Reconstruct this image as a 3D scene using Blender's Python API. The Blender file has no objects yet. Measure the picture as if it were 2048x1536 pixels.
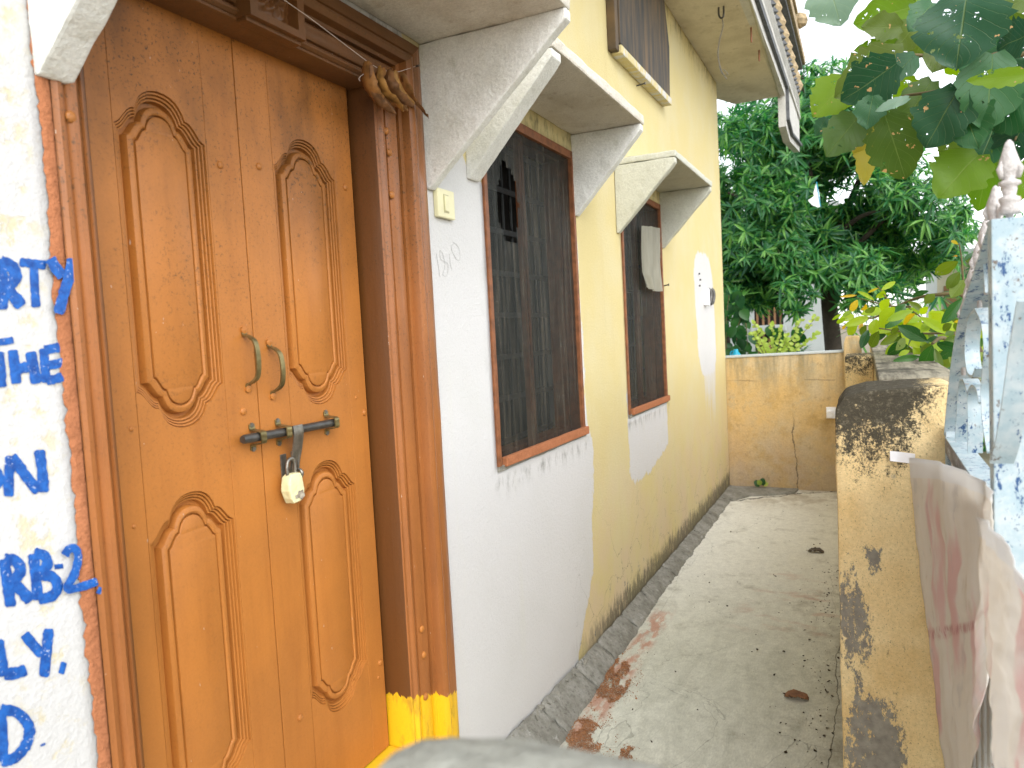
import bpy, bmesh, math, random
from mathutils import Vector, Matrix, noise as mnoise
from mathutils.geometry import tessellate_polygon
random.seed(7)
scene = bpy.context.scene
COL = scene.collection
R = math.radians
EYE = 1.57                      # camera height above the passage floor

# ---------------------------------------------------------------- camera
cam_d = bpy.data.cameras.new('camera'); cam = bpy.data.objects.new('camera', cam_d); COL.objects.link(cam)
RX = Vector((0.42397193, -0.90415578, -0.05244168))    # image right   (world X along the wall, Y into the house, Z up)
DN = Vector((-0.08168065, 0.01949459, -0.99646788))    # image down
FW = Vector((0.90198452, 0.42675788, -0.06558687))     # view direction
CAM = Vector((0, -1.2, EYE)); FPX = 1499.854
cam.matrix_world = Matrix(((RX.x, -DN.x, -FW.x, CAM.x), (RX.y, -DN.y, -FW.y, CAM.y), (RX.z, -DN.z, -FW.z, CAM.z), (0, 0, 0, 1)))
cam_d.sensor_width = 36; cam_d.lens = FPX / 2048 * 36
cam_d.clip_start = 0.02; cam_d.clip_end = 600
cam_d.dof.use_dof = True; cam_d.dof.focus_distance = 2.6; cam_d.dof.aperture_fstop = 5.0
scene.camera = cam

# ---------------------------------------------------------------- light: bright overcast day
SUN_EL, SUN_ROT = 42, 227.3     # light comes from above, the open side and from behind the camera
world = bpy.data.worlds.new('World'); scene.world = world; world.use_nodes = True
wn = world.node_tree.nodes; wl = world.node_tree.links; wn.clear()
sky = wn.new('ShaderNodeTexSky'); sky.sky_type = 'NISHITA'; sky.sun_disc = False
sky.sun_elevation = R(SUN_EL); sky.sun_rotation = R(SUN_ROT)
sky.air_density = 1.0; sky.dust_density = 1.0; sky.ozone_density = 1.0
hs = wn.new('ShaderNodeHueSaturation'); hs.inputs['Saturation'].default_value = 0.22
bg = wn.new('ShaderNodeBackground'); bg.inputs[1].default_value = 0.15
wo = wn.new('ShaderNodeOutputWorld')
wl.new(sky.outputs[0], hs.inputs['Color']); wl.new(hs.outputs[0], bg.inputs[0]); wl.new(bg.outputs[0], wo.inputs[0])
sun_d = bpy.data.lights.new('sun', 'SUN'); sun_d.energy = 0.5; sun_d.angle = R(40); sun_d.color = (1, 0.97, 0.93)
sun = bpy.data.objects.new('sun', sun_d); COL.objects.link(sun)
sd = Vector((-0.65, -0.60, 0.80)).normalized()          # towards the sun
sun.rotation_euler = sd.to_track_quat('Z', 'Y').to_euler()
vs = scene.view_settings; vs.view_transform = 'Standard'; vs.look = 'None'; vs.exposure = 1.63; vs.gamma = 1; vs.use_curve_mapping = False

# ---------------------------------------------------------------- measuring helpers (a pixel of the photograph -> point on a real plane)
def ray(x, y): return RX * ((x - 1024) / FPX) + DN * ((y - 768) / FPX) + FW
def onY(x, y, Y=0.0): r = ray(x, y); return CAM + r * ((Y - CAM.y) / r.y)
def onX(x, y, X): r = ray(x, y); return CAM + r * ((X - CAM.x) / r.x)
def onZ(x, y, Z): r = ray(x, y); return CAM + r * ((Z - CAM.z) / r.z)

# ---------------------------------------------------------------- object helpers
ORG = {}
def tag(o, label=None, cat=None, group=None, kind=None):
    for k, v in (('label', label), ('category', cat), ('group', group), ('kind', kind)):
        if v: o[k] = v
    return o
def thing(name, loc, label, cat, group=None):
    o = bpy.data.objects.new(name, None); COL.objects.link(o); o.location = loc; o.empty_display_size = .05
    ORG[o] = Vector(loc); return tag(o, label, cat, group)
class MB:
    def __init__(s): s.v = []; s.f = []; s.a = {}
    def add(s, vs, fs):
        b = len(s.v); s.v += [Vector(v) for v in vs]; s.f += [tuple(b + i for i in f) for f in fs]; return s
    def box(s, a, b, rot=None, c=None):
        x0, y0, z0 = a; x1, y1, z1 = b
        vs = [Vector(p) for p in ((x0,y0,z0),(x1,y0,z0),(x1,y1,z0),(x0,y1,z0),(x0,y0,z1),(x1,y0,z1),(x1,y1,z1),(x0,y1,z1))]
        if rot is not None:
            c = Vector(c) if c is not None else sum(vs, Vector()) / 8
            vs = [rot @ (v - c) + c for v in vs]
        return s.add(vs, [(0,3,2,1),(4,5,6,7),(0,1,5,4),(1,2,6,5),(2,3,7,6),(3,0,4,7)])
    def prism(s, poly, ax, a, b):            # poly in the two other axes, extruded a..b along axis ax
        n = len(poly)
        def P(p, t):
            q = list(p); q.insert(ax, t); return q
        vs = [P(p, a) for p in poly] + [P(p, b) for p in poly]
        fs = [(i, (i+1) % n, n+(i+1) % n, n+i) for i in range(n)]
        for tri in tessellate_polygon([[Vector((p[0], p[1], 0)) for p in poly]]):
            fs.append(tuple(tri)); fs.append(tuple(n+i for i in reversed(tri)))
        return s.add(vs, fs)
    def tube(s, pts, r, n=8, cap=True):
        pts = [Vector(p) for p in pts]; m = len(pts)
        rr = r if isinstance(r, (list, tuple)) else [r]*m
        t0 = (pts[1]-pts[0]).normalized(); u = t0.orthogonal().normalized(); vs = []; fs = []
        for i in range(m):
            t = (pts[min(i+1, m-1)] - pts[max(i-1, 0)]).normalized()
            u = (u - t*u.dot(t)).normalized(); w = t.cross(u)
            for k in range(n):
                a = 2*math.pi*k/n; vs.append(pts[i] + (u*math.cos(a) + w*math.sin(a))*rr[i])
        for i in range(m-1):
            for k in range(n): fs.append((i*n+k, i*n+(k+1) % n, (i+1)*n+(k+1) % n, (i+1)*n+k))
        if cap: fs.append(tuple(range(n))[::-1]); fs.append(tuple((m-1)*n+k for k in range(n)))
        return s.add(vs, fs)
    def lathe(s, prof, c, n=14, axis=Vector((0,0,1))):
        q = Vector((0,0,1)).rotation_difference(axis); vs = []; fs = []; m = len(prof)
        for r, z in prof:
            for k in range(n):
                a = 2*math.pi*k/n; vs.append(Vector(c) + q @ Vector((r*math.cos(a), r*math.sin(a), z)))
        for i in range(m-1):
            for k in range(n): fs.append((i*n+k, i*n+(k+1) % n, (i+1)*n+(k+1) % n, (i+1)*n+k))
        fs.append(tuple(range(n))[::-1]); fs.append(tuple((m-1)*n+k for k in range(n)))
        return s.add(vs, fs)
    def strip(s, path, wv, th):              # flat bar: path points, width vector, thickness
        pts = [Vector(p) for p in path]; wv = Vector(wv); m = len(pts); vs = []; fs = []
        for i in range(m):
            t = (pts[min(i+1, m-1)] - pts[max(i-1, 0)]).normalized(); nn = t.cross(wv).normalized()*th/2
            vs += [pts[i]-wv/2-nn, pts[i]+wv/2-nn, pts[i]+wv/2+nn, pts[i]-wv/2+nn]
        for i in range(m-1):
            for k in range(4): fs.append((i*4+k, i*4+(k+1) % 4, i*4+4+(k+1) % 4, i*4+4+k))
        fs.append((3,2,1,0)); b = (m-1)*4; fs.append((b,b+1,b+2,b+3))
        return s.add(vs, fs)
    def mesh(s, name, m, org=Vector()):
        me = bpy.data.meshes.new(name); me.from_pydata([v-org for v in s.v], [], s.f)
        for k, vals in s.a.items():
            at = me.attributes.new(k, 'FLOAT', 'POINT'); at.data.foreach_set('value', vals)
        if m: me.materials.append(m)
        return me
    def build(s, name, m, parent=None, smooth=0, bevel=0, rough=None, sub=0):
        org = ORG.get(parent, Vector()) if parent else Vector()
        me = s.mesh(name, m, org)
        bm = bmesh.new(); bm.from_mesh(me); bmesh.ops.recalc_face_normals(bm, faces=bm.faces)
        if bevel:
            bmesh.ops.remove_doubles(bm, verts=bm.verts, dist=1e-5)
            es = [e for e in bm.edges if len(e.link_faces) == 2 and e.calc_face_angle(0) > .4]
            bmesh.ops.bevel(bm, geom=es, offset=bevel, segments=2, profile=.6, affect='EDGES', clamp_overlap=True)
        if sub:
            for _ in range(4):
                es = [e for e in bm.edges if e.calc_length() > sub*1.5]
                if not es: break
                bmesh.ops.subdivide_edges(bm, edges=es, cuts=1, use_grid_fill=True)
            bmesh.ops.triangulate(bm, faces=[f for f in bm.faces if len(f.verts) > 4])
        if rough:
            amp, sc = rough; bm.normal_update()
            for v in bm.verts:
                p = (v.co + org)*sc
                v.co += v.normal*amp*(mnoise.noise(p) + .5*mnoise.noise(p*2.7))
        bm.to_mesh(me); bm.free()
        if smooth:
            me.shade_smooth(); me.set_sharp_from_angle(angle=R(smooth))
        o = bpy.data.objects.new(name, me); COL.objects.link(o)
        if parent: o.parent = parent
        ORG[o] = org
        return o
def inst(name, me, parent, M):               # mesh data placed by a world matrix under a parent
    o = bpy.data.objects.new(name, me); COL.objects.link(o)
    org = ORG.get(parent, Vector()) if parent else Vector()
    if parent: o.parent = parent
    o.matrix_local = Matrix.Translation(-org) @ M
    ORG[o] = org
    return o
def catmull(pts, n=8):
    P = [Vector(p) for p in pts]; out = []
    for i in range(len(P)-1):
        a, b, c, d = P[max(i-1, 0)], P[i], P[i+1], P[min(i+2, len(P)-1)]
        for k in range(n):
            t = k/n; out.append(.5*((2*b) + (c-a)*t + (2*a-5*b+4*c-d)*t*t + (3*b-a-3*c+d)*t**3))
    out.append(P[-1]); return out

# ---------------------------------------------------------------- material helpers
class NT:
    def __init__(s, name):
        s.m = bpy.data.materials.new(name); s.m.use_nodes = True; s.t = s.m.node_tree; s.t.nodes.clear()
        s.o = s.t.nodes.new('ShaderNodeOutputMaterial')
    def n(s, ty, ins=None, **pr):
        x = s.t.nodes.new('ShaderNode' + ty)
        for k, v in pr.items(): setattr(x, k, v)
        for k, v in (ins or {}).items():
            if isinstance(v, bpy.types.NodeSocket): s.t.links.new(v, x.inputs[k])
            elif v is not None: x.inputs[k].default_value = v
        return x
    def pos(s): return s.n('NewGeometry').outputs['Position']
    def obj(s): return s.n('TexCoord').outputs['Object']
    def attr(s, nm): return s.n('Attribute', attribute_name=nm).outputs['Fac']
    def rnd(s): return s.n('ObjectInfo').outputs['Random']
    def vmul(s, v, k): return s.n('VectorMath', {0: v, 1: k}, operation='MULTIPLY').outputs[0]
    def noise(s, sc, det=4, ro=.55, vec=None, dist=0):
        return s.n('TexNoise', {'Vector': vec if vec is not None else s.pos(), 'Scale': sc, 'Detail': det, 'Roughness': ro, 'Distortion': dist}).outputs[0]
    def vor(s, sc, vec=None, feat='F1', out=0):
        return s.n('TexVoronoi', {'Vector': vec if vec is not None else s.pos(), 'Scale': sc}, feature=feat).outputs[out]
    def rng(s, f, a, b, c=0., d=1., sm=True):
        return s.n('MapRange', {0: f, 1: a, 2: b, 3: c, 4: d}, interpolation_type='SMOOTHSTEP' if sm else 'LINEAR').outputs[0]
    def m_(s, op, a, b=None): return s.n('Math', {0: a, 1: b}, operation=op).outputs[0]
    def mix(s, f, a, b):
        c = lambda v: (*v, 1) if isinstance(v, tuple) and len(v) == 3 else v
        return s.n('Mix', {0: f, 6: c(a), 7: c(b)}, data_type='RGBA').outputs[2]
    def xyz(s, v=None):
        x = s.n('SeparateXYZ', {0: v if v is not None else s.pos()}); return x.outputs
    def bump(s, h, st=.3, d=.01, nrm=None): return s.n('Bump', {'Height': h, 'Strength': st, 'Distance': d, 'Normal': nrm}).outputs[0]
    def bsdf(s, col, rough=.7, nrm=None, spec=.35, metal=0., **kw):
        c = (*col, 1) if isinstance(col, tuple) else col
        ins = {'Base Color': c, 'Roughness': rough, 'Specular IOR Level': spec, 'Metallic': metal}
        if nrm is not None: ins['Normal'] = nrm
        ins.update(kw)
        return s.n('BsdfPrincipled', ins).outputs[0]
    def grain(s, c, amt=.2, sc=170, vec=None):
        g = s.noise(sc, 5, .8, vec)
        f = s.m_('ADD', 1., s.m_('MULTIPLY', s.m_('SUBTRACT', g, .5), amt*4))
        return s.n('Mix', {0: 1., 6: c, 7: s.n('CombineColor', {0: f, 1: f, 2: f}).outputs[0]}, data_type='RGBA', blend_type='MULTIPLY').outputs[2]
    def out(s, sh): s.t.links.new(sh, s.o.inputs[0]); return s.m

def plaster(name, col, stain=(.22,.22,.15), amt=.5, mould=0., sc=1., bump=.35):
    t = NT(name); p = t.pos()
    big = t.noise(3*sc, 5, .6); mid = t.noise(14*sc, 5, .6); fine = t.noise(160, 3, .6)
    c = t.mix(t.rng(big, .42, .75, 0, amt), col, tuple(.55*a+.45*b for a, b in zip(col, stain)))
    c = t.mix(t.rng(mid, .55, .8, 0, amt*.7), c, stain)
    if mould:
        c = t.mix(t.rng(t.noise(9*sc, 8, .75), .60, .72, 0, mould), c, (.045,.045,.03))
    h = t.m_('ADD', t.m_('MULTIPLY', t.noise(85, 4, .65), .7), t.m_('MULTIPLY', t.noise(30, 4, .6), .8))
    c = t.mix(t.rng(t.noise(110, 5, .7), .60, .72, 0, .35), c, stain)
    c = t.grain(c, .22, 150)
    return t.out(t.bsdf(c, .9, t.bump(h, bump*1.3, .008), .2))

# painted house wall: white over old yellow, edges from the float attributes stored on the wall mesh
def wall_material():
    t = NT('painted wall'); x, y, z = t.xyz()
    n1 = t.noise(11, 6, .65); n2 = t.noise(60, 5, .6); fine = t.noise(170, 3, .6)
    edge = t.m_('ADD', t.attr('white'), t.m_('ADD', t.m_('MULTIPLY', t.m_('SUBTRACT', t.noise(1., 6, .65, t.vmul(t.pos(), (16., 1., 6.))), .5), .13), t.m_('MULTIPLY', t.m_('SUBTRACT', n2, .5), .03)))
    w = t.rng(edge, -.004, .008)
    sv = t.vmul(t.pos(), (42., 1., 1.6))
    st = t.noise(1., 4, .6, sv)
    streak = t.m_('MULTIPLY', t.rng(t.m_('ADD', st, t.attr('streak')), .86, .98), t.rng(t.attr('streak'), .05, .25))
    w = t.m_('MAXIMUM', w, t.m_('MULTIPLY', streak, .8))
    # flecks of old yellow in the white near its rim
    w = t.m_('MULTIPLY', w, t.m_('SUBTRACT', 1., t.m_('MULTIPLY', t.rng(t.noise(20, 6, .7), .52, .62), t.rng(t.attr('thin'), .2, .9, 0, .65))))
    yel = t.mix(t.rng(t.noise(2.2, 5, .6), .35, .7), (.60,.505,.245), (.60,.525,.30))
    yel = t.mix(t.rng(t.noise(1., 5, .6, t.vmul(t.pos(), (7., 1., .8))), .52, .82, 0, .4), yel, (.53,.42,.20))
    yel = t.mix(t.m_('MULTIPLY', t.rng(z, 1.3, .2), t.rng(t.noise(3.5, 5, .6), .35, .65, 0, .6)), yel, (.60,.47,.34))
    yel = t.mix(t.rng(t.noise(1., 6, .7, t.vmul(t.pos(), (11., 1., 1.2))), .58, .78, 0, .4), yel, (.42,.40,.24))
    whi = t.mix(t.rng(t.noise(2.6, 5, .6), .45, .8, 0, .45), (.585,.58,.57), (.53,.53,.50))
    whi = t.mix(t.rng(t.noise(1., 5, .65, t.vmul(t.pos(), (9., 1., .7))), .56, .8, 0, .35), whi, (.58,.58,.50))
    c = t.mix(w, yel, whi)
    # bare cement where the paint has flaked near the foot, and black mould crawling up from the joint
    foot = t.rng(z, .42, .12)
    c = t.mix(t.m_('MULTIPLY', t.m_('MULTIPLY', foot, t.rng(x, 2.9, 3.3)), t.rng(t.noise(13, 6, .7), .60, .64)), c, (.24,.24,.21))
    mz = t.m_('ADD', t.m_('MULTIPLY', t.rng(z, .36, .05), .45), t.m_('MULTIPLY', t.noise(1., 7, .75, t.vmul(t.pos(), (30., 1., 9.))), .8))
    c = t.mix(t.m_('MULTIPLY', t.rng(mz, .66, .84), t.rng(x, 2.9, 3.6, .0, .8)), c, (.07,.07,.055))
    # drips and mould: under the eaves, under the awnings
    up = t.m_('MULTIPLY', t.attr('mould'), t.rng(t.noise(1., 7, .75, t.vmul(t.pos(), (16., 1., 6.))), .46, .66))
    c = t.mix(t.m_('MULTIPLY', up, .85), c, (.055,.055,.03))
    # hairline cracks
    cr = t.m_('MULTIPLY', t.rng(t.vor(2.6, t.n('VectorMath', {0: t.pos(), 1: t.n('TexNoise', {'Scale': 4., 'Detail': 5}).outputs[1]}, operation='ADD').outputs[0], 'DISTANCE_TO_EDGE'), .006, .001), t.rng(z, .9, .3, 0, .6))
    c = t.mix(t.m_('MULTIPLY', cr, t.rng(x, 2.8, 3.4)), c, (.1,.095,.07))
    h = t.m_('ADD', t.m_('ADD', t.m_('MULTIPLY', fine, .35), t.m_('MULTIPLY', t.noise(45, 4, .6), .8)), t.m_('MULTIPLY', w, .5))
    h = t.m_('ADD', h, t.m_('MULTIPLY', t.noise(95, 4, .65), .9))
    c = t.grain(c, .09, 190)
    return t.out(t.bsdf(c, .85, t.bump(h, .34, .007), .25))

def wood_paint(name, col, dark, dirt=.5, rough=.42, kind='door'):
    t = NT(name); x, y, z = t.xyz()
    v = t.vmul(t.pos(), (22., 22., 2.2))
    g = t.noise(1., 6, .65, v); b = t.noise(2.5, 4, .6); sp = t.noise(120, 6, .78)
    c = t.mix(t.rng(b, .3, .75), col, tuple(k*.80 for k in col))
    c = t.mix(t.rng(g, .45, .8, 0, .45), c, dark)
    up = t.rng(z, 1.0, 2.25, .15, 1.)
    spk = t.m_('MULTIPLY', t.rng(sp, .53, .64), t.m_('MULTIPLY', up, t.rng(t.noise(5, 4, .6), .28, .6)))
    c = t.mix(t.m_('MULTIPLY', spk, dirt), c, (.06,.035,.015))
    c = t.mix(t.m_('MULTIPLY', t.rng(t.noise(1., 5, .6, t.vmul(t.pos(), (6., 6., 3.))), .34, .74), t.m_('MULTIPLY', t.rng(z, 1.5, 2.3), dirt*.85)), c, (.10,.042,.010))  # shade under lintel and hood painted over the door top, scaled along with dirt
    # small chips showing pale primer
    c = t.mix(t.rng(t.noise(120, 3, .6, t.vmul(t.pos(), (1., 1., .35))), .735, .75, 0, .8), c, (.55,.45,.36))
    if kind == 'frame':
        c = t.mix(t.rng(t.attr('u'), .0012, .0004, 0, .8), c, (.075,.028,.006))  # jamb reveal: darker brown paint with its shade put into the colour
        # the foot of the frame is painted bright yellow, with a hand-cut edge
        lim = t.m_('ADD', t.m_('MULTIPLY', t.m_('SUBTRACT', x, 1.75), -.38), t.m_('ADD', .545, t.m_('MULTIPLY', t.m_('SUBTRACT', t.noise(60, 3, .6, t.vmul(t.pos(), (1., 1., .05))), .5), .06)))
        ye = t.mix(t.rng(t.noise(22, 6, .7, t.vmul(t.pos(), (1., 1., .4))), .5, .72, 0, .6), (.78,.46,.012), (.28,.15,.02))
        c = t.mix(t.m_('MULTIPLY', t.rng(t.m_('SUBTRACT', lim, z), -.002, .002), t.rng(x, 1.3, 1.35)), c, ye)
        u = t.attr('u')
        wh = t.m_('ADD', u, t.m_('MULTIPLY', t.m_('SUBTRACT', t.noise(26, 6, .7), .5), .028))
        c = t.mix(t.rng(wh, .232, .235), c, (.78,.77,.74))
        chips = t.m_('MULTIPLY', t.rng(t.noise(55, 5, .7, t.vmul(t.pos(), (1., 1., .5))), .66, .69), t.rng(u, .19, .215))
        c = t.mix(t.m_('MULTIPLY', chips, .8), c, (.7,.66,.6))
    h = t.m_('ADD', t.m_('MULTIPLY', t.noise(1., 5, .6, t.vmul(t.pos(), (90., 90., 6.))), .5), t.m_('MULTIPLY', t.noise(60, 4, .6), .5))
    c = t.grain(c, .08, 190)
    return t.out(t.bsdf(c, t.rng(b, .2, .8, rough-.06, rough+.15), t.bump(h, .22, .004), .4))

def simple_(): pass
M = {}
def simple(name, col, rough=.6, var=.25, sc=20, metal=0., bump=.2, spec=.35, dark=None):
    t = NT(name); nz = t.noise(sc, 5, .6, t.obj())
    c = t.mix(t.rng(nz, .3, .75), col, dark or tuple(k*(1-var) for k in col))
    return t.out(t.bsdf(c, rough, t.bump(t.noise(sc*5, 3, .6, t.obj()), bump, .004), spec, metal))

def leaf_mat(name, cols, trans=.45, rough=.42, holes=0., vein=True, patch=0., spec=.4):
    t = NT(name); oc = t.n('TexCoord').outputs['UV']; r = t.attr('lr'); rr = t.rnd()
    k = t.m_('FRACT', t.m_('ADD', r, rr))
    cr = t.n('ValToRGB', {0: k}); el = cr.color_ramp.elements
    el[0].color = (*cols[0], 1); el[1].color = (*cols[-1], 1)
    for i, c in enumerate(cols[1:-1]): e = el.new((i+1)/(len(cols)-1)); e.color = (*c, 1)
    c = cr.outputs[0]
    n1 = t.noise(6, 4, .6, t.obj())
    c = t.mix(t.rng(n1, .4, .8, 0, .45), c, t.mix(.5, c, (.02,.05,.01)))
    if vein:
        u, v, _ = t.xyz(oc)
        au = t.m_('ABSOLUTE', t.m_('SUBTRACT', u, .5))
        mid = t.rng(au, .016, .004)
        sec = t.m_('ABSOLUTE', t.m_('SUBTRACT', t.m_('FRACT', t.m_('SUBTRACT', t.m_('MULTIPLY', v, 7.), t.m_('MULTIPLY', au, 5.5))), .5))
        vn = t.m_('MAXIMUM', mid, t.m_('MULTIPLY', t.rng(sec, .045, .01), .5))
        c = t.mix(t.m_('MULTIPLY', vn, .5), c, t.mix(.5, c, (.30,.38,.12)))
        nrm = t.bump(t.m_('ADD', t.m_('MULTIPLY', vn, -.6), t.m_('MULTIPLY', n1, .5)), .5, .006)
    else: nrm = None
    seed = t.n('VectorMath', {0: t.obj(), 1: t.n('CombineXYZ', {0: t.m_('MULTIPLY', rr, 37.), 1: rr, 2: t.m_('MULTIPLY', rr, 11.)}).outputs[0]}, operation='ADD').outputs[0]
    if patch:
        pn = t.noise(23, 4, .6, seed)
        c = t.mix(t.m_('MULTIPLY', t.rng(pn, .655, .665), patch), c, (.52,.33,.15))
    b1 = t.bsdf(c, rough, nrm, spec)
    tr = t.n('BsdfTranslucent', {0: t.n('HueSaturation', {'Color': c, 'Saturation': 1.15, 'Value': 1.7}).outputs[0]}).outputs[0]
    sh = t.n('MixShader', {0: trans, 1: b1, 2: tr}).outputs[0]
    if holes:
        hn = t.noise(30, 5, .7, seed)
        a = t.m_('MULTIPLY', t.rng(hn, .645, .65), holes)
        sh = t.n('MixShader', {0: a, 1: sh, 2: t.n('BsdfTransparent').outputs[0]}).outputs[0]
    return t.out(sh)

M['wall'] = wall_material()
M['awning'] = plaster('awning plaster', (.74,.74,.70), (.44,.44,.35), .75, .15, 1.4, .45)
M['awning far'] = plaster('grey awning plaster', (.54,.54,.46), (.35,.35,.27), .7, .12, 1.4, .4)
M['soffit'] = plaster('soffit plaster', (.62,.56,.44), (.30,.24,.14), .9, .5, 1.1)
M['awning slab'] = plaster('brownish awning slab', (.64,.60,.52), (.36,.29,.19), .95, .3, 1.6, .5)  # brown tint holds warm bounced light together with real dirt
M['mould edge'] = plaster('mouldy slab edge', (.42,.40,.30), (.1,.1,.07), .9, .95, 1.3, .9)
M['wood'] = wood_paint('orange brown door paint', (.46,.170,.033), (.29,.095,.017), 1.)
M['lintel'] = wood_paint('shaded lintel paint', (.17,.066,.018), (.08,.03,.01), 1., .45)  # lintel colour darkened to carry the shade of the hood above it
M['frame'] = wood_paint('red brown frame paint', (.35,.125,.033), (.17,.058,.016), 1., .34, 'frame')
M['band'] = plaster('brown painted plaster', (.40,.155,.07), (.24,.085,.035), .7, .05, 3., .7)
M['win wood'] = simple('window brown wood', (.27,.10,.04), .55, .5, 25)
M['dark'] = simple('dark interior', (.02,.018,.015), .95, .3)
M['shutter'] = simple('inner shutter wood', (.16,.075,.035), .6, .5, 12)
M['iron'] = simple('grey iron', (.075,.08,.078), .5, .4, 30, .5)
M['brass'] = simple('old brass', (.34,.28,.13), .38, .5, 30, .85)
M['steel'] = simple('worn steel', (.30,.28,.24), .36, .5, 40, .8)
M['dark steel'] = simple('dark bolt steel', (.13,.125,.115), .4, .4, 40, .75)
M['cream'] = simple('cream plastic', (.72,.68,.42), .4, .12, 15)
M['tape'] = simple('yellowish paper tape', (.76,.72,.42), .55, .18, 30)
M['tape dirt'] = simple('dirty torn paper', (.16,.12,.09), .8, .5, 90, dark=(.5,.45,.35))
M['blue'] = None
M['dry leaf'] = simple('dry brown leaf', (.33,.15,.042), .6, .6, 40, spec=.3)
M['dry leaf dark'] = simple('dark dry leaf', (.20,.088,.03), .6, .6, 40, spec=.3)
M['dry leaf gold'] = simple('ochre dry leaf', (.40,.20,.05), .6, .6, 40, spec=.3)
M['string'] = simple('pale string', (.6,.52,.46), .8)
M['cloth'] = None
M['trunk'] = simple('dark bark', (.065,.05,.038), .95, .5, 9, bump=.8)
M['twig'] = simple('green brown twig', (.16,.13,.06), .8, .4, 30)
M['white house'] = plaster('white house paint', (.46,.49,.48), (.34,.37,.35), .5)
M['glass dark'] = simple('dark window', (.035,.028,.025), .25, .5, 8)
M['kite'] = simple('white kite paper', (.86,.87,.9), .7, .05)
M['teal'] = simple('turquoise plastic', (.01,.32,.46), .4, .2)
M['purple'] = simple('purple paint', (.2,.08,.42), .6, .2)
M['brown door'] = simple('far brown door', (.32,.17,.08), .6, .3)
M['finial'] = plaster('grey white finial paint', (.56,.53,.51), (.32,.27,.25), .6, .12, 4., .6)

def lettering_mat():
    t = NT('blue brush paint')
    v = t.noise(1., 5, .65, t.vmul(t.pos(), (60., 1., 60.)))
    c = t.mix(t.rng(v, .3, .7), (.006,.055,.26), (.015,.13,.48))
    holes = t.rng(t.noise(190, 4, .7), .60, .66, 0, .8)
    dry = t.m_('MULTIPLY', holes, t.rng(t.noise(14, 3, .5), .42, .6))
    c = t.mix(dry, c, (.74,.75,.76))
    return t.out(t.bsdf(c, .45, t.bump(t.noise(180, 3, .6), .3, .003), .4))
M['blue'] = lettering_mat()

def mesh_screen_mat():
    t = NT('dusty insect mesh'); x, y, z = t.xyz()
    st = t.noise(1., 5, .65, t.vmul(t.pos(), (30., 1., 2.2)))
    dust = t.noise(6, 5, .6)
    c = t.mix(t.rng(st, .42, .8), (.018,.021,.018), (.085,.072,.052))
    c = t.mix(t.rng(t.noise(150, 2, .5, t.vmul(t.pos(), (.15, 1., 2.))), .64, .72, 0, .2), c, (.25,.24,.2))
    a = t.rng(t.m_('ADD', st, t.m_('MULTIPLY', dust, .5)), .5, 1.05, .55, .84)
    return t.out(t.n('MixShader', {0: a, 1: t.n('BsdfTransparent').outputs[0], 2: t.bsdf(c, .7, None, .3)}).outputs[0])
M['screen'] = mesh_screen_mat()

def cloth_mat(name, cols, alpha, prints=False):
    t = NT(name)
    c = t.mix(t.rng(t.noise(9, 4, .6, t.vmul(t.pos(), (1., 1., .25))), .3, .7), *cols)
    if prints:
        x, y, z = t.xyz()
        pk = t.noise(7, 3, .5, t.vmul(t.pos(), (1., 1., .45)))
        c = t.mix(t.rng(pk, .52, .66, 0, .5), c, (.74,.36,.38))
        c = t.mix(t.rng(t.noise(16, 5, .65, t.vmul(t.pos(), (1., 1.4, .6))), .58, .66, 0, .22), c, (.42,.43,.46))
        c = t.mix(t.rng(t.noise(9, 4, .6, t.vmul(t.pos(), (1., 1.3, .5))), .60, .68, 0, .3), c, (.5,.38,.2))
        c = t.mix(t.m_('MULTIPLY', t.rng(t.attr('band'), .5, .9), t.rng(t.noise(1., 2, .5, t.vmul(t.pos(), (90., 90., 25.))), .45, .6, .1, .7)), c, (.50,.17,.19))
        c = t.mix(t.m_('MULTIPLY', t.rng(t.attr('hem'), .4, .6), .9), c, (.82,.82,.81))
        c = t.mix(t.rng(t.noise(22, 6, .7, t.vmul(t.pos(), (1., 1., .3))), .60, .68, 0, .5), c, (.80,.79,.77))
    b = t.bsdf(c, .55, t.bump(t.noise(40, 3, .6), .2, .004), .3)
    sh = t.n('MixShader', {0: .48 if prints else .3, 1: b, 2: t.n('BsdfTranslucent', {0: c}).outputs[0]}).outputs[0]
    if alpha < 1: sh = t.n('MixShader', {0: alpha, 1: t.n('BsdfTransparent').outputs[0], 2: sh}).outputs[0]
    return t.out(sh)
M['cloth'] = cloth_mat('thin white cloth', ((.50,.48,.38), (.36,.34,.26)), .78)
M['banner'] = cloth_mat('faded printed banner', ((.86,.84,.80), (.80,.76,.69)), 1, True)

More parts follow.
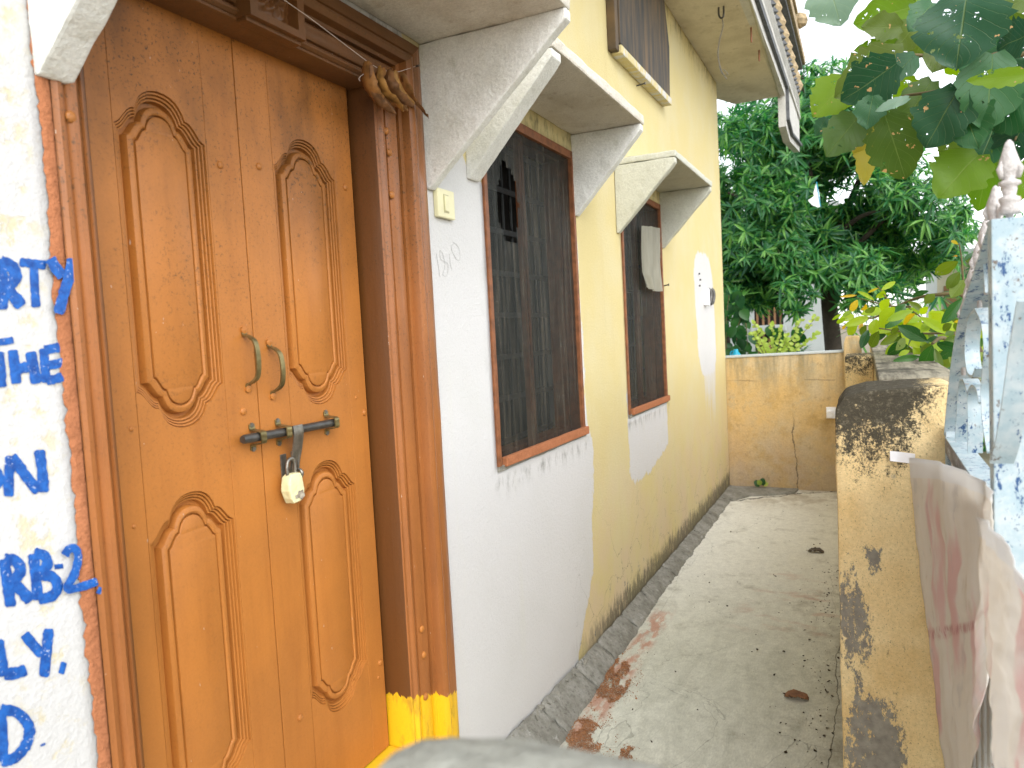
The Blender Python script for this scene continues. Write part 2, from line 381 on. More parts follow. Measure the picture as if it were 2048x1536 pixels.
def gate_mat():
    t = NT('peeling pale blue gate paint'); p = t.pos()
    n1 = t.noise(62, 8, .78, t.vmul(p, (1., 1., .45))); n2 = t.noise(9, 3, .5)
    c = t.mix(t.rng(t.noise(40, 4, .6), .35, .7), (.36,.47,.52), (.50,.565,.585))
    c = t.mix(t.rng(t.m_('ADD', n1, t.m_('MULTIPLY', n2, .25)), .705, .72), c, (.03,.085,.21))
    c = t.mix(t.rng(t.noise(95, 5, .75), .61, .64, 0, .8), c, (.10,.16,.25))
    c = t.mix(t.rng(t.noise(33, 7, .8), .63, .65), c, (.15,.12,.10))
    c = t.mix(t.rng(t.noise(13, 5, .7, t.vmul(p, (1., 1., .4))), .69, .74, 0, .8), c, (.38,.16,.05))
    return t.out(t.bsdf(c, .5, t.bump(n1, .4, .003), .4))
M['gate'] = gate_mat()
def rail_mat():
    t = NT('worn bare rail'); n1 = t.noise(30, 6, .7, t.vmul(t.pos(), (.3, 1., 1.)))
    c = t.mix(t.rng(n1, .4, .7), (.30,.29,.28), (.09,.08,.075))
    c = t.mix(t.rng(t.noise(40, 6, .75), .60, .63), c, (.66,.70,.72))
    return t.out(t.bsdf(c, .6, t.bump(n1, .4, .003), .3))
M['rail'] = rail_mat()
def slat_mat():
    t = NT('white rusty sheet')
    c = t.mix(t.rng(t.noise(20, 5, .65), .58, .68), (.72,.72,.70), (.36,.15,.05))
    c = t.mix(t.rng(t.noise(70, 5, .7), .62, .68, 0, .7), c, (.2,.1,.05))
    return t.out(t.bsdf(c, .5, None, .4))
M['slat'] = slat_mat()

def old_yellow(name, top, mould_h, lime=False):
    """yellow lime-washed masonry, black mould growing down from its wet top, cement where paint has gone"""
    t = NT(name); x, y, z = t.xyz()
    yel = t.mix(t.rng(t.noise(4, 5, .6), .3, .7), (.82,.66,.37), (.74,.55,.27))
    yel = t.mix(t.rng(t.noise(3.6, 5, .6), .45, .7, 0, .7), yel, (.62,.42,.17))
    yel = t.mix(t.rng(t.noise(80, 6, .8), .52, .68, 0, .45), yel, (.26,.19,.09))
    yel = t.mix(t.m_('MULTIPLY', t.rng(t.noise(190, 4, .8), .585, .66), .75), yel, (.10,.08,.05))
    cem = t.mix(t.rng(t.noise(40, 4, .6), .3, .7), (.30,.28,.23), (.21,.19,.16))
    pe = t.m_('ADD', t.m_('ADD', t.m_('MULTIPLY', t.noise(10, 10, .8, t.vmul(t.pos(), (1., 1., .7))), 1.), t.m_('MULTIPLY', t.m_('SUBTRACT', t.noise(75, 6, .8, t.vmul(t.pos(), (1., 1., .5))), .5), .9)), t.m_('MULTIPLY', t.noise(2.3, 3, .5), .35))
    pe = t.m_('ADD', pe, t.m_('MULTIPLY', t.attr('peel'), .55))
    c = t.mix(t.rng(pe, .885, .90), yel, cem)
    d = t.m_('SUBTRACT', top, z)
    mo = t.m_('ADD', t.rng(d, mould_h, 0., 0., .55, False), t.m_('ADD', t.m_('MULTIPLY', t.noise(7, 8, .75), .62), t.m_('MULTIPLY', t.attr('wet'), .22)))
    mo = t.m_('ADD', mo, t.m_('ADD', t.m_('MULTIPLY', t.m_('SUBTRACT', t.noise(45, 7, .8), .5), 1.1), t.m_('MULTIPLY', t.m_('SUBTRACT', t.noise(150, 4, .8), .5), .7)))
    mcol = t.mix(t.rng(t.noise(60, 6, .8), .5, .68), (.028,.028,.024), (.13,.12,.09))
    c = t.mix(t.rng(mo, .66, .86, 0, .95), c, mcol)
    lich = t.m_('MULTIPLY', t.rng(t.vor(11., t.n('VectorMath', {0: t.pos(), 1: t.n('TexNoise', {'Scale': 30., 'Detail': 3}).outputs[1]}, operation='MULTIPLY_ADD', ).outputs[0]) if False else t.vor(12.), .22, .19), t.rng(t.n('TexVoronoi', {'Vector': t.pos(), 'Scale': 12.}).outputs[1], .62, .63))
    lich = t.m_('MULTIPLY', lich, t.rng(d, mould_h*1.1, mould_h*.6))
    c = t.mix(t.m_('MULTIPLY', lich, t.rng(t.noise(70, 4, .6), .35, .5, .4, .9)), c, (.36,.32,.25))
    h = t.m_('ADD', t.m_('MULTIPLY', t.noise(120, 4, .7), .6), t.m_('ADD', t.m_('MULTIPLY', t.noise(22, 5, .6), .8), t.rng(pe, .885, .90, .5, 0.)))
    c = t.grain(c, .22, 160)
    return t.out(t.bsdf(c, .92, t.bump(h, .6, .008), .2))
M['pillar'] = old_yellow('mouldy yellow pillar', EYE-.2, .32)
M['stub'] = old_yellow('mouldy yellow pilaster', EYE-.19, .26)
def back_wall_mat():
    t = NT('stained yellow boundary wall'); x, y, z = t.xyz()
    c = t.mix(t.rng(t.noise(2.4, 5, .6), .3, .7), (.60,.40,.16), (.54,.43,.26))
    c = t.mix(t.m_('MULTIPLY', t.rng(z, .75, .1), t.rng(t.noise(3, 5, .6), .3, .6, .2, .8)), c, (.44,.34,.24))
    st = t.noise(1., 6, .7, t.vmul(t.pos(), (9., 9., 1.1)))
    c = t.mix(t.m_('MULTIPLY', t.rng(z, .75, 1.25), t.rng(st, .38, .66, 0, .85)), c, (.20,.18,.11))
    c = t.mix(t.rng(t.noise(5.5, 6, .7), .48, .68, 0, .6), c, (.44,.29,.10))
    c = t.mix(t.rng(t.noise(7, 6, .7), .54, .7, 0, .45), c, (.36,.34,.25))
    c = t.mix(t.rng(t.noise(16, 7, .75), .56, .68, 0, .5), c, (.25,.18,.08))
    wob = t.m_('MULTIPLY', t.m_('SUBTRACT', t.noise(3.2, 6, .6), .5), .16)
    cr = t.m_('MULTIPLY', t.rng(t.m_('ABSOLUTE', t.m_('ADD', t.m_('ADD', y, .60), wob)), .006, .002), t.rng(z, .72, .6, 0, .8))
    hl = t.m_('MULTIPLY', t.rng(t.m_('ABSOLUTE', t.m_('ADD', t.m_('SUBTRACT', z, 1.02), t.m_('MULTIPLY', wob, .35))), .006, .002), t.rng(t.noise(3, 4, .6), .45, .6, 0, .5))
    cr = t.m_('MAXIMUM', cr, hl)
    c = t.mix(cr, c, (.1,.08,.05))
    c = t.grain(c, .2, 70)
    return t.out(t.bsdf(c, .9, t.bump(t.noise(60, 5, .65), .4, .008), .2))
M['back wall'] = back_wall_mat()
def coping_mat():
    t = NT('weathered coping')
    s = t.noise(1., 6, .7, t.vmul(t.pos(), (2.5, 28., 20.)))
    c = t.mix(t.rng(s, .35, .7), (.36,.33,.25), (.12,.11,.085))
    c = t.mix(t.rng(t.noise(5, 6, .7), .52, .66, 0, .8), c, (.06,.056,.045))
    return t.out(t.bsdf(c, .95, t.bump(s, .5, .008), .15))
M['coping'] = coping_mat()

def floor_mat():
    t = NT('worn concrete floor'); p = t.pos(); x, y, z = t.xyz()
    sw = t.noise(1., 6, .65, t.vmul(p, (2.2, 7., 1.)), 1.2)
    c = t.mix(t.rng(sw, .3, .7), (.57,.575,.485), (.46,.465,.385))
    c = t.mix(t.rng(x, 3.2, 5.2, 0, .75), c, (.76,.755,.69))
    c = t.mix(t.rng(t.noise(5, 7, .7), .52, .72, 0, .5), c, (.25,.235,.18))
    # worn red brick showing through, near the middle of the passage
    bx = t.m_('MULTIPLY', t.rng(t.m_('ABSOLUTE', t.m_('SUBTRACT', x, 4.35)), .7, .25), t.rng(t.m_('ABSOLUTE', t.m_('ADD', y, .80)), .34, .12))
    c = t.mix(t.m_('MULTIPLY', bx, t.rng(t.noise(1., 6, .65, t.vmul(p, (7., 3., 1.))), .52, .66, 0, .5)), c, (.46,.24,.17))
    bk = t.m_('MULTIPLY', t.rng(t.m_('ABSOLUTE', t.m_('ADD', y, .165)), .075, .03), t.rng(t.m_('ABSOLUTE', t.m_('SUBTRACT', x, 3.25)), .9, .6))
    c = t.mix(t.m_('MULTIPLY', bk, t.rng(t.noise(1., 6, .65, t.vmul(p, (6., 16., 1.))), .42, .58, 0, .75)), c, (.42,.19,.12))
    # damp dirty margin by the pillar and at the far end
    c = t.mix(t.m_('MULTIPLY', t.rng(y, -.95, -1.12), t.rng(t.noise(9, 6, .7), .35, .65, 0, .6)), c, (.17,.15,.11))
    c = t.mix(t.m_('MULTIPLY', t.rng(x, 6.2, 7.2), t.rng(t.noise(4, 6, .7), .4, .6, 0, .6)), c, (.26,.2,.12))
    c = t.mix(t.rng(t.noise(55, 7, .85), .60, .68, 0, .55), c, (.13,.11,.08))
    # cracks
    wob = t.m_('MULTIPLY', t.m_('SUBTRACT', t.noise(2.4, 6, .6), .5), .10)
    l1 = t.rng(t.m_('ABSOLUTE', t.m_('ADD', t.m_('ADD', y, 1.062), wob)), .003, .001, 0, .7)
    l2 = t.m_('MULTIPLY', t.rng(t.m_('ABSOLUTE', t.m_('ADD', t.m_('SUBTRACT', x, 6.66), t.m_('ADD', t.m_('MULTIPLY', y, .75), t.m_('MULTIPLY', wob, 4.5)))), .016, .004), t.rng(y, -1., -.9, .5, 1.))
    cr = t.rng(t.vor(.9, t.n('VectorMath', {0: p, 1: t.n('VectorMath', {0: t.n('TexNoise', {'Scale': 2.5, 'Detail': 6}).outputs[1], 1: (.6,.6,.6)}, operation='MULTIPLY').outputs[0]}, operation='ADD').outputs[0], 'DISTANCE_TO_EDGE'), .0016, .0006, 0, .3)
    k = t.m_('MAXIMUM', t.m_('MAXIMUM', l1, l2), cr)
    c = t.mix(k, c, (.05,.045,.035))
    h = t.m_('SUBTRACT', t.m_('ADD', t.m_('MULTIPLY', sw, .6), t.m_('MULTIPLY', t.noise(70, 5, .7), .5)), t.m_('MULTIPLY', k, 1.5))
    c = t.grain(c, .2, 1., t.vmul(p, (55., 150., 1.)))
    c = t.grain(c, .16, 22)
    return t.out(t.bsdf(c, .85, t.bump(h, .4, .006), .25))
M['floor'] = floor_mat()
def cement_mat():
    t = NT('rough grey cement')
    n1 = t.noise(9, 7, .7); n2 = t.noise(60, 6, .75)
    c = t.mix(t.rng(n1, .3, .7), (.33,.325,.29), (.19,.185,.155))
    c = t.mix(t.rng(n2, .5, .66, 0, .75), c, (.10,.095,.075))
    c = t.mix(t.rng(t.noise(25, 5, .6), .62, .72, 0, .6), c, (.48,.48,.45))
    c = t.grain(c, .3, 120)
    return t.out(t.bsdf(c, .95, t.bump(t.m_('ADD', n1, n2), .8, .010), .15))
M['cement'] = cement_mat()
M['rough cement'] = plaster('broken cement', (.26,.25,.21), (.13,.12,.1), .8, .4, 4., 1.)
M['lump'] = plaster('pale rough concrete', (.36,.36,.31), (.14,.14,.12), 1., .6, 6., .9)
def sill_mat():
    t = NT('yellow doorstep paint'); x, y, z = t.xyz()
    c = t.mix(t.rng(t.noise(18, 6, .7), .45, .7, 0, .5), (.78,.48,.02), (.4,.22,.02))
    b = t.m_('MULTIPLY', t.rng(t.noise(1., 1, .5, t.vmul(t.pos(), (26., 40., 1.))), .53, .56), t.rng(t.m_('ABSOLUTE', t.m_('ADD', y, .02)), .05, .03))
    c = t.mix(b, c, (.42,.02,.05))
    return t.out(t.bsdf(c, .5, None, .4))
M['sill'] = sill_mat()
M['grit'] = simple('crushed brick grit', (.40,.19,.085), .9, .4, 40)
M['debris'] = simple('dark litter', (.06,.045,.03), .9, .5, 40)
M['ground'] = plaster('bare earth', (.24,.2,.14), (.12,.13,.06), .8, 0, .3)
M['eave grey'] = plaster('ribbed grey fascia', (.56,.55,.51), (.2,.2,.18), .8, .55, 2.2, .6)
M['eave dark'] = simple('dark blue fascia strip', (.13,.135,.14), .7, .6, 22)
M['eave tan'] = simple('tan fascia paint', (.47,.36,.21), .8, .6, 26)
M['board'] = None
def board_mat():
    t = NT('sooty dark board')
    s = t.noise(1., 6, .65, t.vmul(t.pos(), (12., 1., 1.5)))
    c = t.mix(t.rng(s, .35, .75), (.028,.028,.024), (.16,.10,.045))
    return t.out(t.bsdf(c, .6, t.bump(s, .3, .004), .3))
M['board'] = board_mat()
M['mango'] = leaf_mat('mango leaf', [(.022,.115,.05), (.042,.18,.055), (.085,.27,.065), (.20,.42,.09)], .42, .33, vein=False, spec=.5)
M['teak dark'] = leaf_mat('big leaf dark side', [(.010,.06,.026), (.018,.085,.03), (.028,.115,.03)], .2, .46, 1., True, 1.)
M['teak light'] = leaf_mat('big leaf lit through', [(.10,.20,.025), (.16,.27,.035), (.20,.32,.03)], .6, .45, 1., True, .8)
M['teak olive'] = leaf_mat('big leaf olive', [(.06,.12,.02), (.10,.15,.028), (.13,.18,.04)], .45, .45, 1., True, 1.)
M['teak pale'] = leaf_mat('big leaf pale sheen', [(.14,.26,.17), (.2,.3,.22)], .4, .3, 1., True, 0.)
M['teak dry'] = leaf_mat('big leaf yellow dry', [(.42,.42,.05), (.36,.27,.08)], .45, .5, 1., True, 1.)
M['fig dark'] = leaf_mat('fig leaf deep green', [(.012,.07,.012), (.03,.12,.015), (.05,.16,.02)], .25, .3, 0, True, 0)
M['fig olive'] = leaf_mat('fig leaf olive', [(.09,.14,.015), (.14,.2,.02), (.07,.13,.015)], .4, .35, .5, True, 0)
M['fig lime'] = leaf_mat('fig leaf lime', [(.22,.36,.02), (.32,.45,.02), (.38,.48,.03)], .5, .38, .3, True, 0)
M['fig gold'] = leaf_mat('fig leaf golden', [(.55,.42,.02), (.5,.28,.02), (.55,.5,.04)], .5, .38, 0, True, 0)
M['shrub lime'] = leaf_mat('pale shrub leaf', [(.35,.46,.08), (.45,.52,.14), (.30,.42,.06)], .5, .5, vein=False)
M['vine'] = leaf_mat('vine leaf', [(.015,.07,.02), (.03,.11,.02)], .3, .35, vein=False)

# ================================================================ SETTING
ground = MB().box((-150, -150, -.5), (150, 150, -.03)).build('ground', M['ground']); tag(ground, kind='structure')
fm = MB(); fx = [-2.5 + i*.1 for i in range(100)]; fy = [-1.5 + i*.1 for i in range(16)]
for a in fx:
    for b in fy: fm.v.append(Vector((min(a, 7.32), b, .004*mnoise.noise(Vector((a*1.3, b*1.3, 0))))))
for i in range(len(fx)-1):
    for j in range(len(fy)-1): fm.f.append((i*16+j, (i+1)*16+j, (i+1)*16+j+1, i*16+j+1))
floor = fm.build('passage_floor', M['floor'], smooth=60); tag(floor, kind='structure')

# ================================================================ HOUSE
house = thing('house', (3, 0, 0), 'yellow and white painted house with a brown double door, two shaded windows and an eave', 'house')
Z = lambda z: z + EYE
DOOR = (.815, 1.975, Z(-1.62), Z(.866)); W1 = (2.375, 3.31, Z(-.49), Z(.823)); W2 = (4.03, 4.945, Z(-.50), Z(.80))
def lin(pts, z):
    if z <= pts[0][0]: return pts[0][1]
    for (a, b), (c, d) in zip(pts, pts[1:]):
        if z <= c: return b + (d-b)*(z-a)/(c-a)
    return pts[-1][1]
BND = [(-1.62, 2.98), (-1.446, 3.11), (-1.165, 3.32), (-.81, 3.37), (-.58, 3.43), (-.5, 3.38), (-.44, 3.335), (.44, 3.33), (.52, 2.42), (.56, 2.29), (.605, 2.245), (.66, 2.12), (.9, 1.9), (2.3, 1.2)]
def wall_mesh():
    xs = set(); zs = set()
    def fill(s, lo, hi, st):
        n = max(1, round((hi-lo)/st))
        for i in range(n+1): s.add(round(lo+(hi-lo)*i/n, 4))
    xk = [-1.5, DOOR[0], DOOR[1], W1[0], W1[1], W2[0], W2[1], 7.3]
    for a, b in zip(xk, xk[1:]): fill(xs, a, b, .03)
    zk = sorted([-.03, DOOR[3], W1[2], W1[3], W2[2], W2[3], Z(2.225)])
    for a, b in zip(zk, zk[1:]): fill(zs, a, b, .03)
    xs = sorted(xs); zs = sorted(zs)
    def near(v, L): return min(L, key=lambda q: abs(q-v))
    m = MB(); idx = {}; white = []; streak = []; mould = []; thin = []
    for i, x in enumerate(xs):
        for j, z in enumerate(zs):
            idx[i, j] = len(m.v); r = z - EYE
            m.v.append(Vector((x, .0025*mnoise.noise(Vector((x*2, 3, z*2)))*max(0, min(1, (x-1.2)/.6)), z)))
            a = lin(BND, r) - x
            qx, qz = abs(x-4.47)-.36, abs(r+.58)-.20
            if x > 4.45: qz += max(0, (x-4.45))*.18
            b = .10 - math.hypot(max(qx+.0, 0), max(qz, 0)) - min(max(qx, qz), 0) - .0
            b = -(math.hypot(max(qx, 0), max(qz, 0)) + min(max(qx, qz), 0) - .10)
            qx2, qz2 = abs(x-6.39-.12*(.1-r))-.16, abs(r-.08)-.27; c = .24 - math.hypot(max(qx2, 0), max(qz2, 0)) - min(max(qx2, qz2), 0)
            white.append(max(a, b, c))
            streak.append(max(0, min(1, (.40-abs(x-6.5))/.2)) * max(0, min(1, (-.15-r)/.2)) * max(0, 1 - max(0, (-.2-r))/1.25) * .62)
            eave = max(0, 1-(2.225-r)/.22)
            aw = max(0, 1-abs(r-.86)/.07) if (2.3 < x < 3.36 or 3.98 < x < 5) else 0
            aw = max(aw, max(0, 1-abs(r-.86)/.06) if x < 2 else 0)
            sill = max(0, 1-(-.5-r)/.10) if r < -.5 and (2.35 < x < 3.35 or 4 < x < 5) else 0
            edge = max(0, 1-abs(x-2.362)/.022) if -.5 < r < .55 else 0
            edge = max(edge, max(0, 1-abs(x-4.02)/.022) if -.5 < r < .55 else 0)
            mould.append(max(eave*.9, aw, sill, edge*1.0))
            thin.append(max(0, 1 - abs(x-.74)/.10) if x < 1 else max(0, min(1, (x-3.0)/.3))*.35)
    for i in range(len(xs)-1):
        for j in range(len(zs)-1):
            cx, cz = (xs[i]+xs[i+1])/2, (zs[j]+zs[j+1])/2
            if any(o[0] < cx < o[1] and o[2] < cz < o[3] for o in (DOOR, W1, W2)): continue
            m.f.append((idx[i, j], idx[i+1, j], idx[i+1, j+1], idx[i, j+1]))
    m.a = dict(white=white, streak=streak, mould=mould, thin=thin)
    return m
wm = wall_mesh(); wall = wm.build('wall', M['wall'], house, smooth=50)
sol = wall.modifiers.new('thickness', 'SOLIDIFY'); sol.thickness = .24; sol.offset = -1
# make sure the outside face looks out to -Y
if wall.data.polygons[0].normal.y > 0: wall.data.flip_normals()
ew = MB().box((7.06, .241, -.03), (7.299, 4.2, Z(2.222))); ew.a = {}
ew = ew.build('end_wall', M['white house'], house)
bw = MB().box((-1.5, 4.201, -.03), (7.3, 4.4, Z(2.222))).box((-1.5, .241, -.03), (-1.3, 4.2, Z(2.222))).build('rear_wall', M['white house'], house)
MB().prism([(-1.5, -.53), (5.6, -.515), (8.1, -.47), (8.1, -.05), (7.78, .10), (7.78, 4.5), (-1.5, 4.5)], 2, Z(2.226), Z(2.345)).build('roof_slab', M['soffit'], house, sub=.35, rough=(.004, 2.))

MB().prism([(-1.5, -.545), (5.6, -.532), (8.11, -.486), (8.11, -.471), (5.6, -.516), (-1.5, -.531)], 2, Z(2.215), Z(2.30)).build('slab_edge', M['mould edge'], house, sub=.1, rough=(.009, 9.))
# --- decorated eave front
FY = -.475
fas = MB().prism([(-1.5, Z(2.227)), (8.10, Z(2.227)), (8.12, Z(1.93)), (8.55, Z(1.87)), (9.9, Z(2.02)), (9.95, Z(2.62)), (9.6, Z(3.0)), (-1.5, Z(3.0))], 1, FY-.055, FY+.015).build('fascia', M['eave grey'], house, sub=.4, rough=(.006, 3.))
MB().prism([(-1.5, Z(2.30)), (8.14, Z(2.30)), (8.17, Z(2.0)), (8.6, Z(1.94)), (9.93, Z(2.09)), (9.93, Z(2.12)), (8.62, Z(1.97)), (8.21, Z(2.03)), (8.18, Z(2.35)), (-1.5, Z(2.35))], 1, FY-.085, FY-.056).build('fascia_strip', M['eave dark'], fas)
MB().box((-1.5, FY-.074, Z(2.405)), (9.9, FY-.056, Z(2.44))).build('fascia_strip', M['eave grey'], fas)
for k in range(7):
    MB().box((-1.5, FY-.070, Z(2.46+k*.028)), (9.9, FY-.056, Z(2.472+k*.028))).build('fascia_rib', M['eave grey'], fas)
MB().box((-1.5, FY-.12, Z(2.955)), (9.8, FY-.056, Z(3.0))).build('fascia_strip', M['eave dark'], fas)
MB().box((-1.5, FY-.15, Z(3.002)), (9.8, FY+.05, Z(3.09))).build('fascia_strip', M['eave tan'], fas)
dm = MB(); c = .16
dm.add([(-.10, 0, 0), (0, 0, -.13), (.10, 0, 0), (0, 0, .13), (0, -.055, 0)], [(0, 1, 4), (1, 2, 4), (2, 3, 4), (3, 0, 4)])
dme = dm.mesh('diamond', M['eave tan'])
for k in range(13):
    inst('diamond_block', dme, fas, Matrix.Translation((5.6 + k*.36, FY-.057, Z(2.81))))
for k in range(26):
    x = 5.43 + k*.1725
    MB().add([(x-.05, FY-.057, Z(2.68)), (x+.05, FY-.057, Z(2.68)), (x, FY-.057, Z(2.75)), (x, FY-.10, Z(2.69))], [(0, 1, 3), (1, 2, 3), (2, 0, 3)]).build('fascia_tooth', M['eave dark'], fas)
lat = MB()
for k in range(22):
    x = 5.0+k*.22; lat.box((x, FY-.07, Z(3.091)), (x+.05, FY-.02, Z(3.5)))
lat.box((-1.5, FY-.1, Z(3.501)), (9.6, FY+.02, Z(3.55)))
lat.build('parapet_balusters', M['eave tan'], house)['kind'] = 'stuff'
dk = MB().lathe([(.0, -.09), (.07, -.05), (.09, 0), (.07, .05), (.0, .09)], (8.9, FY-.16, Z(3.2)), 6).build('parapet_knob', M['eave tan'], house)

# --- awnings
def awning(x0, x1, th0, th1, depth, zs, tip, mat, slab=.04, name='window_awning', label=None):
    s = MB().box((x0, -depth, Z(zs)), (x1, -.001, Z(zs+slab))).build(name, M['awning slab'] if mat is M['awning'] else mat, house, bevel=.008, sub=.035, rough=(.004, 17.))
    if label: s['label'] = label
    for a, b in ((x0, x0+th0), (x1-th1, x1)):
        MB().prism([(-.001, Z(zs-.0015)), (-depth+.004, Z(zs-.0015)), (-depth+.004, Z(zs-.028)), (-.012, Z(tip)), (-.001, Z(tip))], 0, a+.001, b-.001).build('side_panel', mat, s, bevel=.009, sub=.03, rough=(.003, 12.))
    return s
awning(.80, 2.035, .062, .040, .48, .886, .455, M['awning'], .055, 'door_awning', 'white plaster hood over the door')
awning(2.262, 3.345, .082, .05, .333, .896, .53, M['awning'], .042, 'window_awning', 'white plaster hood over the nearer window')
awning(3.95, 4.985, .05, .05, .333, .876, .515, M['awning far'], .034, 'window_awning', 'grey plaster hood over the farther window')

# --- door frame
PR = [(0,.0),(.003,.004),(.010,.004),(.013,.001),(.016,.006),(.022,.0115),(.030,.0115),(.037,.006),(.039,-.002),(.046,-.002),(.048,.005),(.060,.010),(.078,.0085),(.092,.010),(.099,.006),(.101,-.007),(.112,-.007),(.114,.006),(.128,.008),(.130,.022),(.133,.031),(.139,.034),(.150,.038),(.160,.036),(.166,.030),(.168,.023),(.175,.023),(.178,.027),(.200,.026),(.226,.020),(.231,.014),(.231,.0)]
def profile_bar(pts_fn, n, prof, us):
    """sweep: pts_fn(k,u,h) gives the point of station k"""
    m = MB(); vals = []; np_ = len(prof)
    for k in range(n):
        for u, h in prof: m.v.append(Vector(pts_fn(k, u, h))); vals.append(u*us)
    for k in range(n-1):
        for i in range(np_-1): m.f.append((k*np_+i, k*np_+i+1, (k+1)*np_+i+1, (k+1)*np_+i))
    m.a = {'u': vals}; return m
XR, XL, ZL = 1.745, .886, Z(.697)
LS = .169/.231
NS = 26
def rj(k, u, h):
    top = ZL + u*LS; z = Z(-1.42) + (top-Z(-1.42))*k/(NS-1)
    return (XR+u, -h + .0012*mnoise.noise(Vector((u*60, 0, z*6))), z)
full = [(0,-.085)] + PR + [(.231,-.05)]
door_frame = profile_bar(rj, NS, full, 1.).build('door_frame', M['frame'], house, smooth=38)
def lj(k, u, h):
    x0, x1 = .80, XR + u; x = x0 + (x1-x0)*k/(NS-1); return (x, -h, ZL + u*LS)
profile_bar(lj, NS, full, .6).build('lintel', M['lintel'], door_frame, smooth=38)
PL = [(0,-.085),(0,.006),(.004,.010),(.010,.010),(.013,.004),(.016,.010),(.024,.016),(.032,.014),(.038,.004),(.041,.004),(.044,.009),(.052,.010),(.058,.005),(.061,.005)]
def ljm(k, u, h):
    z = Z(-1.175) + (ZL-Z(-1.175))*k/(NS-1); return (XL-u, -h + .001*mnoise.noise(Vector((u*60, 2, z*6))), z)
profile_bar(ljm, NS, PL, .1).build('left_jamb', M['frame'], door_frame, smooth=38)
# rough brown-painted plaster margin between left jamb and white wall
bm_ = MB(); nb = 260
for k in range(nb):
    z = Z(-1.3) + 2.2*k/(nb-1)
    w = .025 + .005*mnoise.noise(Vector((1, 5, z*4))) + .004*mnoise.noise(Vector((1, 9, z*23.7))) + .005*mnoise.noise(Vector((1, 3, z*61))) + .006*mnoise.noise(Vector((1, 3, z*170)))
    for i in range(5):
        t_ = i/4; h = (.004 + .0025*mnoise.noise(Vector((t_*3, 1, z*26)))) * (1 if 0 < i < 4 else .1) + .001
        bm_.v.append(Vector((XL-.059-w*t_, -h, z)))
for k in range(nb-1):
    for i in range(4): bm_.f.append((k*5+i, k*5+i+1, k*5+5+i+1, k*5+5+i))
bm_.build('plaster_margin', M['band'], house, smooth=60)
# carved centre block of the lintel
cb = MB(); cx0, cx1, cz0, cz1 = 1.252, 1.432, ZL+.002, ZL+.166; nx, nz = 56, 52
def relief(a, b):                       # a,b in -1..1 : a framed niche with a leafy boss carved in it
    fr = max(abs(a)*1.0, abs(b))
    if abs(a) > .70 or b < -.74: return .020
    r = math.hypot(a, b*1.1+.1); th = math.atan2(b+.1, a)
    h = -.008 + .020*max(0, 1-r*1.15)*(.65+.35*math.cos(8*th))
    h += .008*max(0, math.cos(14*r - 3*abs(th)))*max(0, 1-r)
    return h + .003*mnoise.noise(Vector((a*7, b*7, 0)))
for i in range(nx):
    for j in range(nz):
        a, b = -1+2*i/(nx-1), -1+2*j/(nz-1)
        e = 0 if (i in (0, nx-1) or j in (0, nz-1)) else 1
        cb.v.append(Vector((cx0+(cx1-cx0)*i/(nx-1), -.012-(relief(a, b)+.012)*e + (.03 if not e else 0), cz0+(cz1-cz0)*j/(nz-1))))
for i in range(nx-1):
    for j in range(nz-1): cb.f.append((i*nz+j, (i+1)*nz+j, (i+1)*nz+j+1, i*nz+j+1))
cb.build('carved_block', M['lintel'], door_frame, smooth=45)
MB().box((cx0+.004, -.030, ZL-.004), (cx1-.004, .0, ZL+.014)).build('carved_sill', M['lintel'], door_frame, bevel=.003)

# --- doorstep
MB().box((.79, -.06, Z(-1.42)), (1.742, .16, Z(-1.178))).build('doorstep', M['sill'], house, bevel=.006)

# --- door leaves
DY = .075; DZ0, DZ1 = Z(-1.172), Z(.735)
SH = [(0, 1.0), (.12, .985), (.24, .945), (.36, .86), (.45, .74), (.51, .61), (.545, .50), (.56, .455), (.60, .452), (.66, .42), (.72, .355), (.78, .265), (.84, .165), (.90, .075), (.95, .03), (1., .0)]
def shp(t):
    t = abs(t)
    for (a, b), (c, d) in zip(SH, SH[1:]):
        if t <= c: return b + (d-b)*(t-a)/(c-a)
    return 0
US = sorted(set([s_*a for a, _ in SH for s_ in (-1, 1)] + [i/24 for i in range(-24, 25)]))
def contour(cx, hw, zt, zb, k, s):      # closed loop, s = inset
    w = hw - s; pts = []
    for u in US: pts.append((cx+u*w, zt - .52*s + shp(u)*(k-.48*s)))
    for u in reversed(US): pts.append((cx+u*w, zb + .52*s - shp(u)*(k-.48*s)))
    return pts
RINGS = [(0,0),(.0010,.0075),(.0022,.0075),(.0030,.0035),(.0060,.0042),(.0068,.0115),(.0080,.0115),(.0088,.0075),(.0120,.0085),(.0128,.016),(.0140,.016),(.0148,.0115),(.0180,.0125),(.0190,.022),(.0205,.024),(.0270,.024),(.0285,.024),(.0295,.013),(.0320,.0075),(.0365,.0050),(.0420,.0045),(.0455,.0065),(.0470,.0135),(.0490,.0135),(.0500,.0060),(.0530,.0045)]
door_studs = []
